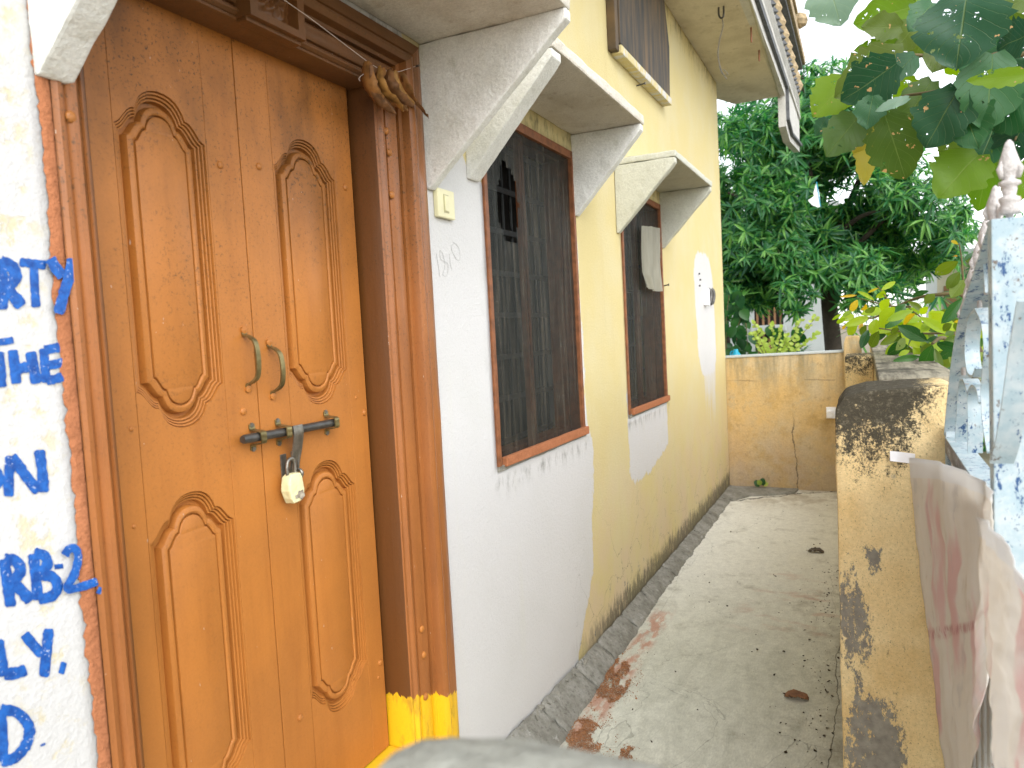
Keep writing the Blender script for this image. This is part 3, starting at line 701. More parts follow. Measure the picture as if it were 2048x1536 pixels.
def door_leaf(x0, x1, px0, px1, panels, label):
    leaf = MB().box((x0+.002, DY+.036, DZ0), (x1-.002, DY+.060, DZ1)).build('door_leaf', M['wood'], house); leaf['label'] = label
    g = .0009
    for a, b in ((x0, px0-g), (px1+g, x1)):
        MB().box((a, DY, DZ0), (b, DY+.0355, DZ1)).build('stile', M['wood'], leaf, bevel=.0018)
    m = MB(); rect = [(px0, DZ0), (px1, DZ0), (px1, DZ1), (px0, DZ1)]
    loops = [[Vector((p[0], p[1], 0)) for p in rect]]
    allv = list(rect); conts = []
    for (cx, hw, zt, zb, k) in panels:
        c0 = contour(cx, hw, zt, zb, k, 0); conts.append(c0)
        loops.append([Vector((p[0], p[1], 0)) for p in reversed(c0)]); allv += list(reversed(c0))
    tris = tessellate_polygon(loops)
    m.add([(p[0], DY+.0006, p[1]) for p in allv], tris)
    for a, b in (((px0, DZ0), (px0, DZ1)), ((px1, DZ0), (px1, DZ1))):
        m.add([(a[0], DY+.0006, a[1]), (b[0], DY+.0006, b[1]), (b[0], DY+.03, b[1]), (a[0], DY+.03, a[1])], [(0, 1, 2, 3)])
    m.build('rail_board', M['wood'], leaf)
    for (cx, hw, zt, zb, k) in panels:
        q = MB(); n = len(US)*2
        for s, h in RINGS:
            for p in contour(cx, hw, zt, zb, k, s): q.v.append(Vector((p[0], DY+.0006+h, p[1])))
        for r_ in range(len(RINGS)-1):
            for i in range(n): q.f.append((r_*n+i, r_*n+(i+1) % n, (r_+1)*n+(i+1) % n, (r_+1)*n+i))
        b = (len(RINGS)-1)*n; last = contour(cx, hw, zt, zb, k, RINGS[-1][0])
        for t_ in tessellate_polygon([[Vector((p[0], p[1], 0)) for p in last]]): q.f.append(tuple(b+i for i in t_))
        q.build('carved_panel', M['wood'], leaf, smooth=33)
    return leaf
KT = .083
leafL = door_leaf(.892, 1.3150, .997, 1.2195, [(1.1075, .1085, Z(.441), Z(-.073), KT), (1.1075, .1085, Z(-.374), Z(-.884), KT)], 'left door leaf with a bow handle')
leafR = door_leaf(1.3178, 1.7310, 1.4215, 1.6570, [(1.539, .1150, Z(.436), Z(-.071), KT), (1.539, .1150, Z(-.384), Z(-.886), KT)], 'right door leaf carrying the sliding bolt')
MB().box((.80, DY+.062, Z(-1.178)), (1.80, DY+.075, Z(.80))).build('rebate', M['dark'], door_frame)
sb = MB(); sb.lathe([(.0088, 0), (.0082, .0025), (.006, .0045), (.0025, .0056), (.0003, .006)], (0, 0, 0), 14, Vector((0, -1, 0)))
sbm = sb.mesh('stud', M['wood']); sbf = sb.mesh('stud', M['wood'])
for o_, pts in ((leafL, [(440, 330), (486, 823), (262, 858), (268, 1053)]), (leafR, [(518, 333), (690, 375), (728, 825), (600, 1435), (760, 1325), (712, 795), (757, 1355)])):
    for i, (px, py) in enumerate(pts):
        p = onY(px, py, DY); inst('stud', sbm, o_, Matrix.Translation(p) @ Matrix.Scale(.55 if py in (795, 1355, 858, 1053) else 1., 4))
for (px, py, h) in [(143, 235, .010), (772, 262, .011), (778, 305, .011), (783, 390, .011), (843, 1258, .011), (847, 1310, .011), (851, 1393, .011)]:
    inst('stud', sbf, door_frame, Matrix.Translation(onY(px, py, -h+.001)) @ Matrix.Scale(1.25, 4))
# --- handles
def handle(x, z0, z1, leaf):
    h = z0-z1; zc = (z0+z1)/2
    path = catmull([(x, DY-.002, z0), (x, DY-.003, z0-.016), (x+.001, DY-.016, z0-.021), (x+.003, DY-.031, z0-.036), (x+.003, DY-.036, zc), (x+.003, DY-.031, z1+.036), (x+.001, DY-.016, z1+.021), (x, DY-.003, z1+.016), (x, DY-.002, z1)], 5)
    o = MB().strip(path, (.0135, 0, 0), .0042).build('handle', M['brass'], leaf, smooth=50)
    for z in (z0, z1):
        MB().lathe([(.0085, -.001), (.0085, .0035), (.004, .0045), (.0006, .005)], (x, DY-.001, z-.006 if z == z0 else z+.006), 12, Vector((0, -1, 0))).build('handle_screw', M['wood'], leaf, smooth=40)
handle(1.2855, Z(.048), Z(-.098), leafL); handle(1.362, Z(.018), Z(-.122), leafR)
# --- sliding bolt
ZB = Z(-.203)
MB().tube([(1.238, DY-.021, ZB+.002), (1.243, DY-.021, ZB+.002), (1.40, DY-.021, ZB), (1.565, DY-.021, ZB-.001)], [.0085, .0105, .0105, .0105], 14).build('bolt_rod', M['dark steel'], leafR, smooth=40)
for i, x in enumerate((1.288, 1.372, 1.55)):
    lf = leafL if i == 0 else leafR
    pth = catmull([(x, DY-.001, ZB+.030), (x, DY-.003, ZB+.018), (x, DY-.016, ZB+.0155), (x, DY-.034, ZB+.012), (x, DY-.0355, ZB-.0), (x, DY-.034, ZB-.012), (x, DY-.016, ZB-.0155), (x, DY-.003, ZB-.018), (x, DY-.001, ZB-.030)], 4)
    MB().strip(pth, (.017, 0, 0), .003).build('bolt_bracket', M['brass'], lf, smooth=40)
    MB().tube([(x, DY+.001, ZB+.028), (x, DY-.004, ZB+.028)], .0055, 10).build('screw', M['steel'], lf)
    MB().tube([(x, DY+.001, ZB-.028), (x, DY-.004, ZB-.028)], .0055, 10).build('screw', M['steel'], lf)
hp = catmull([(1.403, DY-.0335, ZB+.013), (1.403, DY-.036, ZB-.004), (1.403, DY-.034, ZB-.02), (1.402, DY-.026, ZB-.055), (1.401, DY-.016, ZB-.09), (1.401, DY-.012, ZB-.118)], 4)
MB().strip(hp, (.033, 0, 0), .004).build('hasp', M['steel'], leafR, smooth=40, bevel=.001)
MB().tube(catmull([(1.394, DY-.020, ZB-.05), (1.394, DY-.019, ZB-.10)], 3), .004, 8).tube([(1.411, DY-.026, ZB-.05), (1.411, DY-.019, ZB-.10)], .003, 8).build('hasp_rib', M['steel'], leafR)
MB().tube(catmull([(1.408, DY, ZB-.098), (1.410, DY-.022, ZB-.096), (1.410, DY-.032, ZB-.106), (1.410, DY-.022, ZB-.118), (1.408, DY, ZB-.118)], 5), .0042, 8).build('staple', M['steel'], leafR, smooth=50)
MB().box((1.372, DY-.003, ZB-.125), (1.392, DY, ZB-.055)).build('hasp_plate', M['steel'], leafR, bevel=.001)

# ================================================================ windows
def window(o, label, tear, mull, bars):
    x0, x1, z0, z1 = o
    t = MB().box((x0, .060, z0), (x0+.045, .13, z1)).box((x1-.045, .060, z0), (x1, .13, z1)).box((x0+.045, .060, z0), (x1-.045, .13, z0+.045)).box((x0+.045, .060, z1-.045), (x1-.045, .13, z1)).build('window', M['win wood'], house, bevel=.003); t['label'] = label
    # beading strips nailed round the mesh
    b = .026
    MB().box((x0+.001, -.010, z0+.02), (x0+b, .058, z1-.002)).build('beading', M['win wood'], t, bevel=.003, sub=.1, rough=(.0012, 12.))
    MB().box((x1-b, -.006, z0+.03), (x1-.001, .058, z1-.002)).build('beading', M['win wood'], t, bevel=.003, sub=.1, rough=(.0012, 12.))
    MB().box((x0+b+.001, -.004, z1-b-.012), (x1-b-.001, .058, z1-.002)).build('beading', M['win wood'], t, bevel=.003)
    MB().box((x0+.05, -.018, z0+.010), (x1+.012, .004, z0+.045), Matrix.Rotation(R(.35), 3, 'Y')).build('bottom_beading', M['band'], t, bevel=.003, sub=.08, rough=(.0015, 14.))
    MB().box((x0+.003, -.006, z0+.0), (x1-.003, .058, z0+.0195)).build('sill_strip', M['rough cement'], t, sub=.04, rough=(.003, 30.))
    # mesh
    q = MB(); nx, nz = 46, 64; idx = {}
    for i in range(nx):
        for j in range(nz):
            x = x0+b-.004+(x1-x0-2*b+.008)*i/(nx-1); z = z0+.02+(z1-z0-.05)*j/(nz-1)
            idx[i, j] = len(q.v); q.v.append(Vector((x, .012+.004*mnoise.noise(Vector((x*9, 1, z*3))), z)))
    for i in range(nx-1):
        for j in range(nz-1):
            c_ = (q.v[idx[i, j]]+q.v[idx[i+1, j+1]])/2
            if tear and tear(c_.x, c_.z): continue
            q.f.append((idx[i, j], idx[i+1, j], idx[i+1, j+1], idx[i, j+1]))
    q.build('insect_mesh', M['screen'], t, smooth=60)
    xm = x0+(x1-x0)*mull
    MB().box((xm-.024, .034, z0+.02), (xm+.024, .058, z1-.02)).build('mullion', M['win wood'], t, bevel=.004)
    MB().box((xm-.010, .028, z0+.02), (xm+.004, .0335, z1-.02)).build('mullion_bead', M['win wood'], t, bevel=.002)
    zb = [z0+.06+(z1-z0-.12)*k/7 for k in range(8)]
    for z in zb: MB().box((x0+.045, .134, z-.011), (x1-.045, .139, z+.011)).build('grille_bar', M['iron'], t)
    for k in range(bars):
        x = x0+.045+(x1-x0-.09)*(k+.5)/bars
        MB().tube([(x, .146, z0+.02), (x, .146, z1-.02)], .0065, 6).build('grille_rod', M['iron'], t, smooth=50)
    MB().box((x0+.05, .32, z0+.05), (x0+.05+(x1-x0)*.30, .34, z1-.62)).build('shutter', M['shutter'], t, bevel=.004)
    MB().box((x1-.05-(x1-x0)*.30, .25, z0+.05), (x1-.05, .27, z1-.05)).build('shutter', M['shutter'], t, bevel=.004)
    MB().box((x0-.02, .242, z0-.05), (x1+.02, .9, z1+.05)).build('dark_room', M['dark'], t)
    return t
def tear1(x, z):
    dx, dz = (x-2.610)/.095, (z-Z(.49))/.15
    return dx*dx+dz*dz < 1 + .55*mnoise.noise(Vector((x*16, 0, z*16))) and z < Z(.66)
def tear2(x, z): return abs(x-4.60) < .03 and abs(z-Z(.55)) < .05
win1 = window(W1, 'nearer window with torn dusty mesh', tear1, .46, 11)
win2 = window(W2, 'farther window with dusty mesh', tear2, .47, 11)
# blocked ventilator high on the wall, standing proud of it
v0 = MB().prism([(3.99, Z(1.515)), (5.12, Z(1.515)), (5.16, Z(1.86)), (5.06, Z(2.14)), (3.99, Z(2.14))], 1, -.055, -.001).build('ventilator_board', M['board'], house, bevel=.006)
MB().box((3.985, -.062, Z(1.468)), (5.14, -.001, Z(1.512)), Matrix.Rotation(R(-.6), 3, 'Y')).build('ventilator_ledge', M['wall'], house, bevel=.005)
MB().box((3.93, -.048, Z(1.47)), (3.988, -.001, Z(2.16))).build('ventilator_side', M['board'], house, bevel=.005)

# ================================================================ lettering painted on the wall (strokes of a brush)
def strokes(name, paths, sc, ox, oy, w, mat, Y=-.0062, jit=.10):
    """paths in enlarged-picture units; laid on the wall plane"""
    m = MB()
    for path in paths:
        pp = catmull([(a, b, 0) for a, b in path], 7) if len(path) > 2 else catmull([path[0]+(0,), ((path[0][0]+path[1][0])/2, (path[0][1]+path[1][1])/2, 0), path[1]+(0,)], 8)
        n = len(pp); L = []
        for i, p in enumerate(pp):
            t_ = (pp[min(i+1, n-1)]-pp[max(i-1, 0)]).normalized(); nn = Vector((-t_.y, t_.x, 0))
            ww = w/2*(1+jit*mnoise.noise(Vector((p.x*.05, p.y*.05, 3)))*2)
            if i in (0, n-1): ww *= .72
            L.append([p+nn*ww*f + Vector((mnoise.noise(p*.3+Vector((f*9, 0, 0))), mnoise.noise(p*.3+Vector((0, f*9, 4))), 0))*w*.05 for f in (-1, -.33, .33, 1)])
        b = len(m.v)
        for i, row in enumerate(L):
            for k, q in enumerate(row):
                d = 0 if k in (0, 3) else .0004
                m.v.append(onY(ox+q.x*sc, oy+q.y*sc, Y-d))
        for i in range(n-1):
            for k in range(3): m.f.append((b+i*4+k, b+i*4+k+1, b+i*4+4+k+1, b+i*4+4+k))
        Y -= .0003
    return m.build(name, mat, house, smooth=60)
A = (.3386, 0, 480); B = (.349, 0, 1000)
BL = M['blue']
for sc_, w_, paths in [
    (A, 60, [[(4, 110), (10, 260), (12, 410)], [(6, 132), (62, 150), (92, 205), (70, 255), (6, 285)], [(25, 280), (80, 330), (128, 392)]]),
    (A, 42, [[(115, 130), (190, 138), (272, 150)], [(200, 155), (205, 280), (214, 396)]]),
    (A, 54, [[(297, 108), (330, 165), (372, 215)], [(428, 108), (412, 210), (385, 290), (345, 435)]]),
    (A, 34, [[(-30, 604), (30, 600), (80, 590)]]),
    (A, 52, [[(-60, 660), (-5, 655)], [(-8, 660), (4, 780), (8, 870)]]),
    (A, 52, [[(75, 650), (88, 760), (98, 848)], [(180, 660), (200, 760), (215, 848)], [(92, 765), (150, 752), (195, 745)]]),
    (A, 46, [[(258, 640), (266, 750), (272, 842)], [(262, 652), (315, 640), (365, 632)], [(268, 742), (320, 735), (375, 722)], [(274, 832), (325, 822), (372, 806)]]),
    (A, 52, [[(64, 1275), (52, 1400), (52, 1515)], [(70, 1275), (150, 1390), (228, 1488)], [(232, 1240), (250, 1370), (258, 1490)]]),
    (A, 40, [[(-30, 1350), (2, 1400), (-20, 1460)]]),
    (B, 54, [[(22, 340), (45, 480), (62, 612)], [(25, 338), (88, 348), (118, 400), (88, 450), (40, 475)], [(62, 465), (120, 515), (176, 582)]]),
    (B, 52, [[(190, 308), (205, 440), (218, 572)], [(196, 305), (252, 318), (272, 365), (240, 412), (202, 432)], [(206, 432), (298, 440), (330, 495), (300, 548), (220, 570)]]),
    (B, 24, [[(312, 384), (362, 378)]]),
    (B, 40, [[(370, 318), (395, 282), (432, 280), (448, 330), (428, 420), (385, 508), (470, 496), (560, 465)]]),
    (B, 22, [[(578, 500), (564, 538)]]),
    (B, 56, [[(-14, 800), (6, 920), (22, 1010)], [(22, 1000), (90, 992), (152, 972)]]),
    (B, 50, [[(140, 768), (190, 830), (244, 888)], [(280, 738), (266, 880), (252, 1014)]]),
    (B, 28, [[(368, 930), (350, 996)]]),
    (B, 52, [[(4, 1200), (14, 1350), (16, 1500)], [(4, 1202), (96, 1218), (166, 1300), (150, 1400), (84, 1478), (4, 1500)]]),
    (B, 24, [[(244, 1396), (250, 1408)]])]:
    strokes('painted_letter', paths, *sc_, w_*1.22, BL, -.0085 if any(p[0] > (415 if sc_ is A else 470) for q in paths for p in q) else -.0012)
# faint pencil number
PENCIL = simple('pencil line', (.60,.60,.58), .9, .3, 200)
for paths in ([[(760, 690), (775, 790), (790, 890)]], [[(815, 690), (790, 660), (800, 740), (860, 780), (850, 880), (815, 870), (835, 790), (815, 690)]], [[(872, 690), (880, 770), (893, 830)]], [[(915, 590), (890, 640), (930, 730), (965, 740), (955, 640), (900, 580)]]):
    strokes('pencil_digit', paths, .228, 700, 350, 3.2, PENCIL, -.0012, .02)

# ================================================================ foot of the wall: cement fillet in cracked lengths
kerb = thing('cement_kerb', (3, -.05, 0), 'cracked grey cement fillet along the foot of the wall', 'kerb'); kerb['kind'] = 'structure'
del kerb['category']
kx = [1.6, 2.28, 2.62, 3.02, 3.32, 3.72, 4.1, 4.6, 5.0, 5.55, 6.1, 6.7, 7.28]
for a, b in zip(kx, kx[1:]):
    m = MB(); n = 22
    def kh(x): return lin([(1.6, .16), (2.28, .125), (2.54, .105), (3.17, .078), (3.72, .062), (4.33, .052), (7.3, .018)], x)
    def kw(x): return lin([(1.6, .22), (2.28, .175), (2.6, .12), (3.2, .108), (4.4, .092), (7.3, .10)], x) + .018*mnoise.noise(Vector((x*7, 4, 0))) + .008*mnoise.noise(Vector((x*25, 4, 0)))
    k = 16
    for i in range(n+1):
        x = a+.005+(b-a-.010)*i/n
        if i in (0, n): x += 0
        H, W = kh(x), kw(x); e = .86 if i in (0, n) else 1.
        for j in range(k+1):
            u = j/k
            y = -.004 - W*u; z = (H*(1-u)**1.15 + .016*(1-u**6)) * e - (.012 if j == k else 0) - (.014 if j == 0 else 0)
            xx = x + .016*mnoise.noise(Vector((u*4, a*9, i > n/2)))*(1 if i in (0, n) else 0)
            m.v.append(Vector((xx, y, z + .010*mnoise.noise(Vector((x*12, y*12, 2)))+.005*mnoise.noise(Vector((x*40, y*40, 2))))))
    for i in range(n):
        for j in range(k): m.f.append((i*(k+1)+j, (i+1)*(k+1)+j, (i+1)*(k+1)+j+1, i*(k+1)+j+1))
    for r_ in (0, n):
        bse = len(m.v); row = [r_*(k+1)+j for j in range(k+1)]
        for q in row: m.v.append(Vector((m.v[q].x, m.v[q].y, -.02)))
        for j in range(k): m.f.append((row[j], row[j+1], bse+j+1, bse+j))
    m.build('kerb_piece', M['cement'], kerb, smooth=55)
# crumbled upper lip at the near end
m = MB()
for k in range(46):
    x = 2.1 + 1.05*k/45; z = lin([(2.1, .115), (2.54, .095), (3.17, .072)], x)
    r_ = .010+.012*random.random()*(1-(k/60)); c_ = Vector((x, -.012-.02*random.random(), z+random.uniform(-.012, .012)))
    vs_ = [c_+Vector((random.uniform(-1, 1), random.uniform(-1, 1), random.uniform(-1, 1))).normalized()*r_*random.uniform(.7, 1.3)*1.1 for _ in range(8)]
    bmm = bmesh.new(); [bmm.verts.new(v) for v in vs_]; bmesh.ops.convex_hull(bmm, input=bmm.verts); bmm.verts.index_update()
    m.add([v.co.copy() for v in bmm.verts], [[v.index for v in f.verts] for f in bmm.faces]); bmm.free()
m.build('crumbled_cement', M['rough cement'], kerb)['kind'] = 'stuff'
# broken cement patch at the far corner
cp = MB().prism([(6.75, -.02), (7.29, -.02), (7.29, -.62), (7.12, -.60), (7.0, -.42), (6.93, -.24), (6.72, -.12)], 2, -.01, .02).build('cement_patch', M['cement'], None, bevel=.006, sub=.08, rough=(.004, 12.)); tag(cp, kind='structure')

# ================================================================ far boundary wall, side wall, pilaster, gate pillar
bwall = thing('boundary_wall', (7.4, -.6, 0), 'stained yellow boundary wall closing the end of the passage', 'wall')
MB().prism([(.35, -.03), (.35, Z(-.335)), (-1.06, Z(-.312)), (-1.06, -.03)], 0, 7.305, 7.45).build('wall', M['back wall'], bwall)
MB().prism([(.35, Z(-.3345)), (.35, Z(-.316)), (-1.06, Z(-.293)), (-1.06, Z(-.3115))], 0, 7.295, 7.46).build('coping', M['white house'], bwall, bevel=.003)
post = MB().prism([(-1.028, -.03), (-1.028, Z(-.23)), (-1.048, Z(-.172)), (-1.150, Z(-.166)), (-1.172, Z(-.23)), (-1.172, -.03)], 0, 7.24, 7.40).build('corner_post', M['back wall'], bwall, bevel=.01)
swall = thing('side_wall', (5, -1.33, 0), 'low yellow side wall with dark weathered coping behind the gate pillar', 'wall')
MB().box((2.62, -1.44, -.03), (7.238, -1.2365, Z(-.234))).build('wall', M['stub'], swall)
MB().box((2.60, -1.455, Z(-.233)), (7.238, -1.2355, Z(-.193))).build('coping', M['coping'], swall, bevel=.006, sub=.1, rough=(.003, 9.))
pil = MB().box((4.05, -1.235, -.03), (4.38, -1.108, Z(-.193))); 
pilo = pil.build('pilaster', M['stub'], swall, bevel=.008, sub=.08, rough=(.002, 12.))
# gate pillar
gp = MB().prism([(-1.118, -.03), (-1.118, Z(-.262)), (-1.142, Z(-.222)), (-1.20, Z(-.206)), (-1.40, Z(-.197)), (-1.425, Z(-.21)), (-1.425, -.03)], 0, 2.30, 2.618)
gpo = gp.build('gate_pillar', M['pillar'], None, bevel=.012, sub=.045, rough=(.003, 11.)); tag(gpo, 'yellow gate pillar with black mould and lichen on its top', 'pillar')
me = gpo.data; pe = []; we = []
for v in me.vertices:
    z = v.co.z-EYE; y = v.co.y
    # flaked low on the passage side, patches in the middle; wettest on the left half of its top
    f1 = max(0, 1-math.hypot((y+1.155)/.085, (z+.86)/.30)); f2 = max(0, 1-math.hypot((y+1.215)/.055, (z+.70)/.08))*1.1; f3 = max(0, 1-math.hypot((y+1.20)/.135, (z+1.24)/.30))
    pe.append(min(1, max(f1, f2, f3)*1.5) - .35)
    we.append(max(-1, min(1, (y+1.345)/.05)) - (.5 if y > -1.135 and z < -.30 else 0))
at = me.attributes.new('peel', 'FLOAT', 'POINT'); at.data.foreach_set('value', pe)
at = me.attributes.new('wet', 'FLOAT', 'POINT'); at.data.foreach_set('value', we)
# rounded concrete post close to the camera
lp = MB(); LC = Vector((.302, -1.048, Z(-.233))); nseg = 26
prof = [(1.0, -1.35), (1.0, -.4), (1.0, -.10), (.98, -.055), (.93, -.028), (.82, -.012), (.6, -.003), (.3, .002), (.02, .002)]
for r_, z in prof:
    for k in range(nseg):
        a = 2*math.pi*k/nseg; ca, sa = math.cos(a), math.sin(a)
        e = 3.2; sx = abs(ca)**(2/e)*(1 if ca > 0 else -1)*.118*r_; sy = abs(sa)**(2/e)*(1 if sa > 0 else -1)*.124*r_
        q = Vector((LC.x+sx-.10*sy, LC.y+sy, LC.z+z+.10*(sy-.02) if z > -.3 else LC.z+z))
        lp.v.append(q)
for i in range(len(prof)-1):
    for k in range(nseg): lp.f.append((i*nseg+k, i*nseg+(k+1) % nseg, (i+1)*nseg+(k+1) % nseg, (i+1)*nseg+k))
lp.f.append(tuple((len(prof)-1)*nseg+k for k in range(nseg)))
lpo = lp.build('concrete_post', M['lump'], None, smooth=50, sub=.05, rough=(.006, 18.)); tag(lpo, 'rough grey concrete post top out of focus right in front of the camera', 'post')

# ================================================================ gate
GY = -1.408; GW = .046
gate = thing('gate', (1.8, GY, .1), 'pale blue peeling iron gate leaf with scrolls and spear finials beside the pillar', 'gate')
arcp = catmull([(2.275, GY, Z(-.325)), (2.21, GY, Z(-.255)), (2.07, GY, Z(-.125)), (1.93, GY, Z(-.036)), (1.80, GY, Z(.018)), (1.68, GY, Z(.056)), (1.55, GY, Z(.100)), (1.455, GY, Z(.134))], 6)
MB().strip(arcp, (0, GW, 0), .006).build('top_arc', M['gate'], gate, smooth=50)
MB().box((1.412, GY-.024, Z(-1.45)), (1.455, GY+.024, Z(.142))).build('stile', M['gate'], gate, bevel=.002)
MB().box((2.262, GY-.02, Z(-1.45)), (2.292, GY+.02, Z(-.30))).build('hinge_stile', M['gate'], gate, bevel=.002)
MB().box((1.456, GY-.022, Z(-.372)), (2.261, GY+.022, Z(-.333))).build('rail', M['rail'], gate, bevel=.002)
MB().box((1.456, GY-.0225, Z(-.3325)), (2.261, GY+.0215, Z(-.3295))).build('rail_cap', M['gate'], gate)
# scrolls: flat iron bent in the plane of the gate
for pth, wd in (([(1966, 618), (1950, 640), (1944, 695), (1949, 742), (1960, 752), (1967, 735)], .028), ([(1966, 618), (1980, 650), (1985, 705), (1979, 780), (1983, 850), (1992, 905)], .028),
                ([(1924, 882), (1927, 835), (1932, 772), (1941, 760), (1950, 785)], .030), ([(1950, 905), (1951, 850), (1950, 790), (1958, 772), (1969, 780), (1974, 806)], .028), ([(1986, 470), (1983, 520), (1987, 585)], .026)):
    MB().strip(catmull([onY(a, b, GY) for a, b in pth], 7), (0, wd, 0), .005).build('scroll', M['gate'], gate, smooth=50)
fp = [(.006, -.03), (.006, .012), (.016, .013), (.0175, .022), (.014, .030), (.0165, .036), (.0165, .041), (.010, .045), (.0125, .055), (.012, .061), (.017, .064), (.017, .069), (.011, .073), (.014, .082), (.0165, .094), (.0155, .106), (.010, .124), (.0065, .136), (.002, .142)]
def finial_mesh(seed):
    m = MB().lathe(fp, (0, 0, 0), 12); 
    for v in m.v:
        q = v*70+Vector((seed, 0, 0)); v.x *= 1+.16*mnoise.noise(q); v.y *= 1+.16*mnoise.noise(q+Vector((5, 5, 5)))
    # leaf lobes on the bud
    for a in (0, 120, 240):
        m.tube([(math.cos(R(a))*.014, math.sin(R(a))*.014, .074), (math.cos(R(a))*.018, math.sin(R(a))*.018, .09), (math.cos(R(a))*.010, math.sin(R(a))*.010, .112)], [.004, .006, .002], 6)
    return m.mesh('finial', M['finial'])
fms = [finial_mesh(s_) for s_ in (0, 11, 23)]
for f_ in fms: f_.shade_smooth()
for i, (x, z, s_) in enumerate([(1.434, .142, .90), (1.575, .098, .86), (1.69, .058, .84), (1.79, .026, .82), (1.87, -.008, .82), (1.94, -.04, .82), (2.01, -.075, .82), (2.08, -.125, .82), (2.15, -.19, .8)]):
    inst('finial', fms[i % 3], gate, Matrix.Translation((x, GY-.004, Z(z-.004))) @ Matrix.Scale(s_, 4) @ Matrix.Rotation(i*1.3, 4, 'Z'))
for k in range(19):
    x = 1.462 + k*.0425
    MB().box((x, GY-.006, Z(-1.43)), (x+.038, GY+.006 + .006*(k % 2), Z(-.3735))).build('sheet_slat', M['slat'], gate, bevel=.002)
MB().strip(catmull([onY(2003, 925, GY+.02), onY(2016, 880, GY+.015), onY(2030, 800, GY+.01), onY(2044, 700, GY+.005), onY(2062, 600, GY)], 6), (0, .032, 0), .005).build('scroll', M['gate'], gate, smooth=50)

# ================================================================ torn banners hung on the gate
def banner(name, label, top, bot, nx, nz, fold, seed, hemw, band):
    """top/bot: polylines of (x px, y px, plane Y) joined by vertical folds"""
    T = catmull([onY(a, b, X) for a, b, X in top], 8); Bt = catmull([onY(a, b, X) for a, b, X in bot], 8)
    def along(L, t): f = t*(len(L)-1); i = min(int(f), len(L)-2); return L[i].lerp(L[i+1], f-i)
    m = MB(); hem = []; bd = []
    for j in range(nz+1):
        v = j/nz
        for i in range(nx+1):
            u = i/nx; p = along(T, u).lerp(along(Bt, u), v)
            d = fold*(.35+1.1*v)*(math.sin(u*15+seed+2*v) + .6*math.sin(u*31+seed*2+v*3)) + .004*mnoise.noise(Vector((u*14, v*22, seed))) + .008*mnoise.noise(Vector((u*5, v*7, seed)))
            p = p + Vector((-.3, .9, 0))*d
            m.v.append(p); hem.append(1. if v < hemw else 0.); bd.append(max(0, 1-abs(v-band-.10*u)/.05))
    for j in range(nz):
        for i in range(nx): m.f.append((j*(nx+1)+i, j*(nx+1)+i+1, (j+1)*(nx+1)+i+1, (j+1)*(nx+1)+i))
    m.a = {'hem': hem, 'band': bd}
    o = m.build(name, M['banner'], None, smooth=180)
    so = o.modifiers.new('thickness', 'SOLIDIFY'); so.thickness = .0012
    return tag(o, label, 'banner')
banner('banner', 'faded pink and white torn banner hanging between pillar and gate', [(1820, 915, -1.303), (1850, 919, -1.325), (1890, 927, -1.350), (1935, 945, -1.366), (1972, 968, -1.372), (1988, 985, -1.374)],
       [(1905, 1640, -1.378), (1920, 1600, -1.376), (1935, 1560, -1.37), (1945, 1500, -1.36), (1962, 1420, -1.364), (1985, 1290, -1.374)], 44, 60, .006, .4, .065, .50)
banner('banner', 'second faded banner sagging across the nearer end of the gate', [(1954, 1034, -1.360), (1985, 1052, -1.362), (2030, 1120, -1.364), (2075, 1200, -1.366)],
       [(1998, 1660, -1.352), (2030, 1660, -1.354), (2080, 1660, -1.356), (2140, 1660, -1.358)], 40, 60, .008, 2.1, .07, 1.5)
tie = MB().strip(catmull([onX(1780, 912, 2.285), onX(1800, 914, 2.282), onX(1830, 918, 2.262)], 5), Vector((0, 0, .028)), .0015).build('banner_strip', M['kite'], None); tag(tie, 'loose white end of banner stuck to the front of the pillar', 'strip')

# ================================================================ padlock, garland, switches, hooks
pl = thing('padlock', onY(585, 975, DY-.02), 'padlock wrapped in torn yellowish paper hanging from the hasp', 'padlock')
pc = onY(585, 975, DY-.028)
body = [(-.020, .030), (-.010, .035), (.014, .034), (.020, .027), (.024, .004), (.026, -.008), (.021, -.024), (.014, -.033), (-.013, -.036), (-.020, -.024), (-.026, -.004), (-.025, .010)]
MB().prism([(pc.x+a, pc.z+b) for a, b in body], 1, pc.y-.015, pc.y+.013).build('body', M['tape'], pl, bevel=.005, sub=.012, rough=(.0016, 60.))
MB().tube(catmull([(pc.x-.013, pc.y, pc.z+.028), (pc.x-.014, pc.y, pc.z+.050), (pc.x-.008, pc.y, pc.z+.066), (pc.x+.004, pc.y, pc.z+.069), (pc.x+.013, pc.y, pc.z+.060), (pc.x+.014, pc.y, pc.z+.028)], 6), .0042, 10).build('shackle', M['steel'], pl, smooth=60)
tb = MB()
for (a, b, r1, r2) in ((.010, -.018, .011, .012), (-.006, -.020, .005, .005)):
    n = 14; b0 = len(tb.v); tb.v.append(Vector((pc.x+a, pc.y-.0172, pc.z+b)))
    for k in range(n):
        q = 2*math.pi*k/n; w_ = 1+.3*random.uniform(-1, 1); tb.v.append(Vector((pc.x+a+r1*w_*math.cos(q), pc.y-.0166, pc.z+b+r2*w_*math.sin(q))))
    for k in range(n): tb.f.append((b0, b0+1+k, b0+1+(k+1) % n))
tb.build('torn_patch', M['tape dirt'], pl)

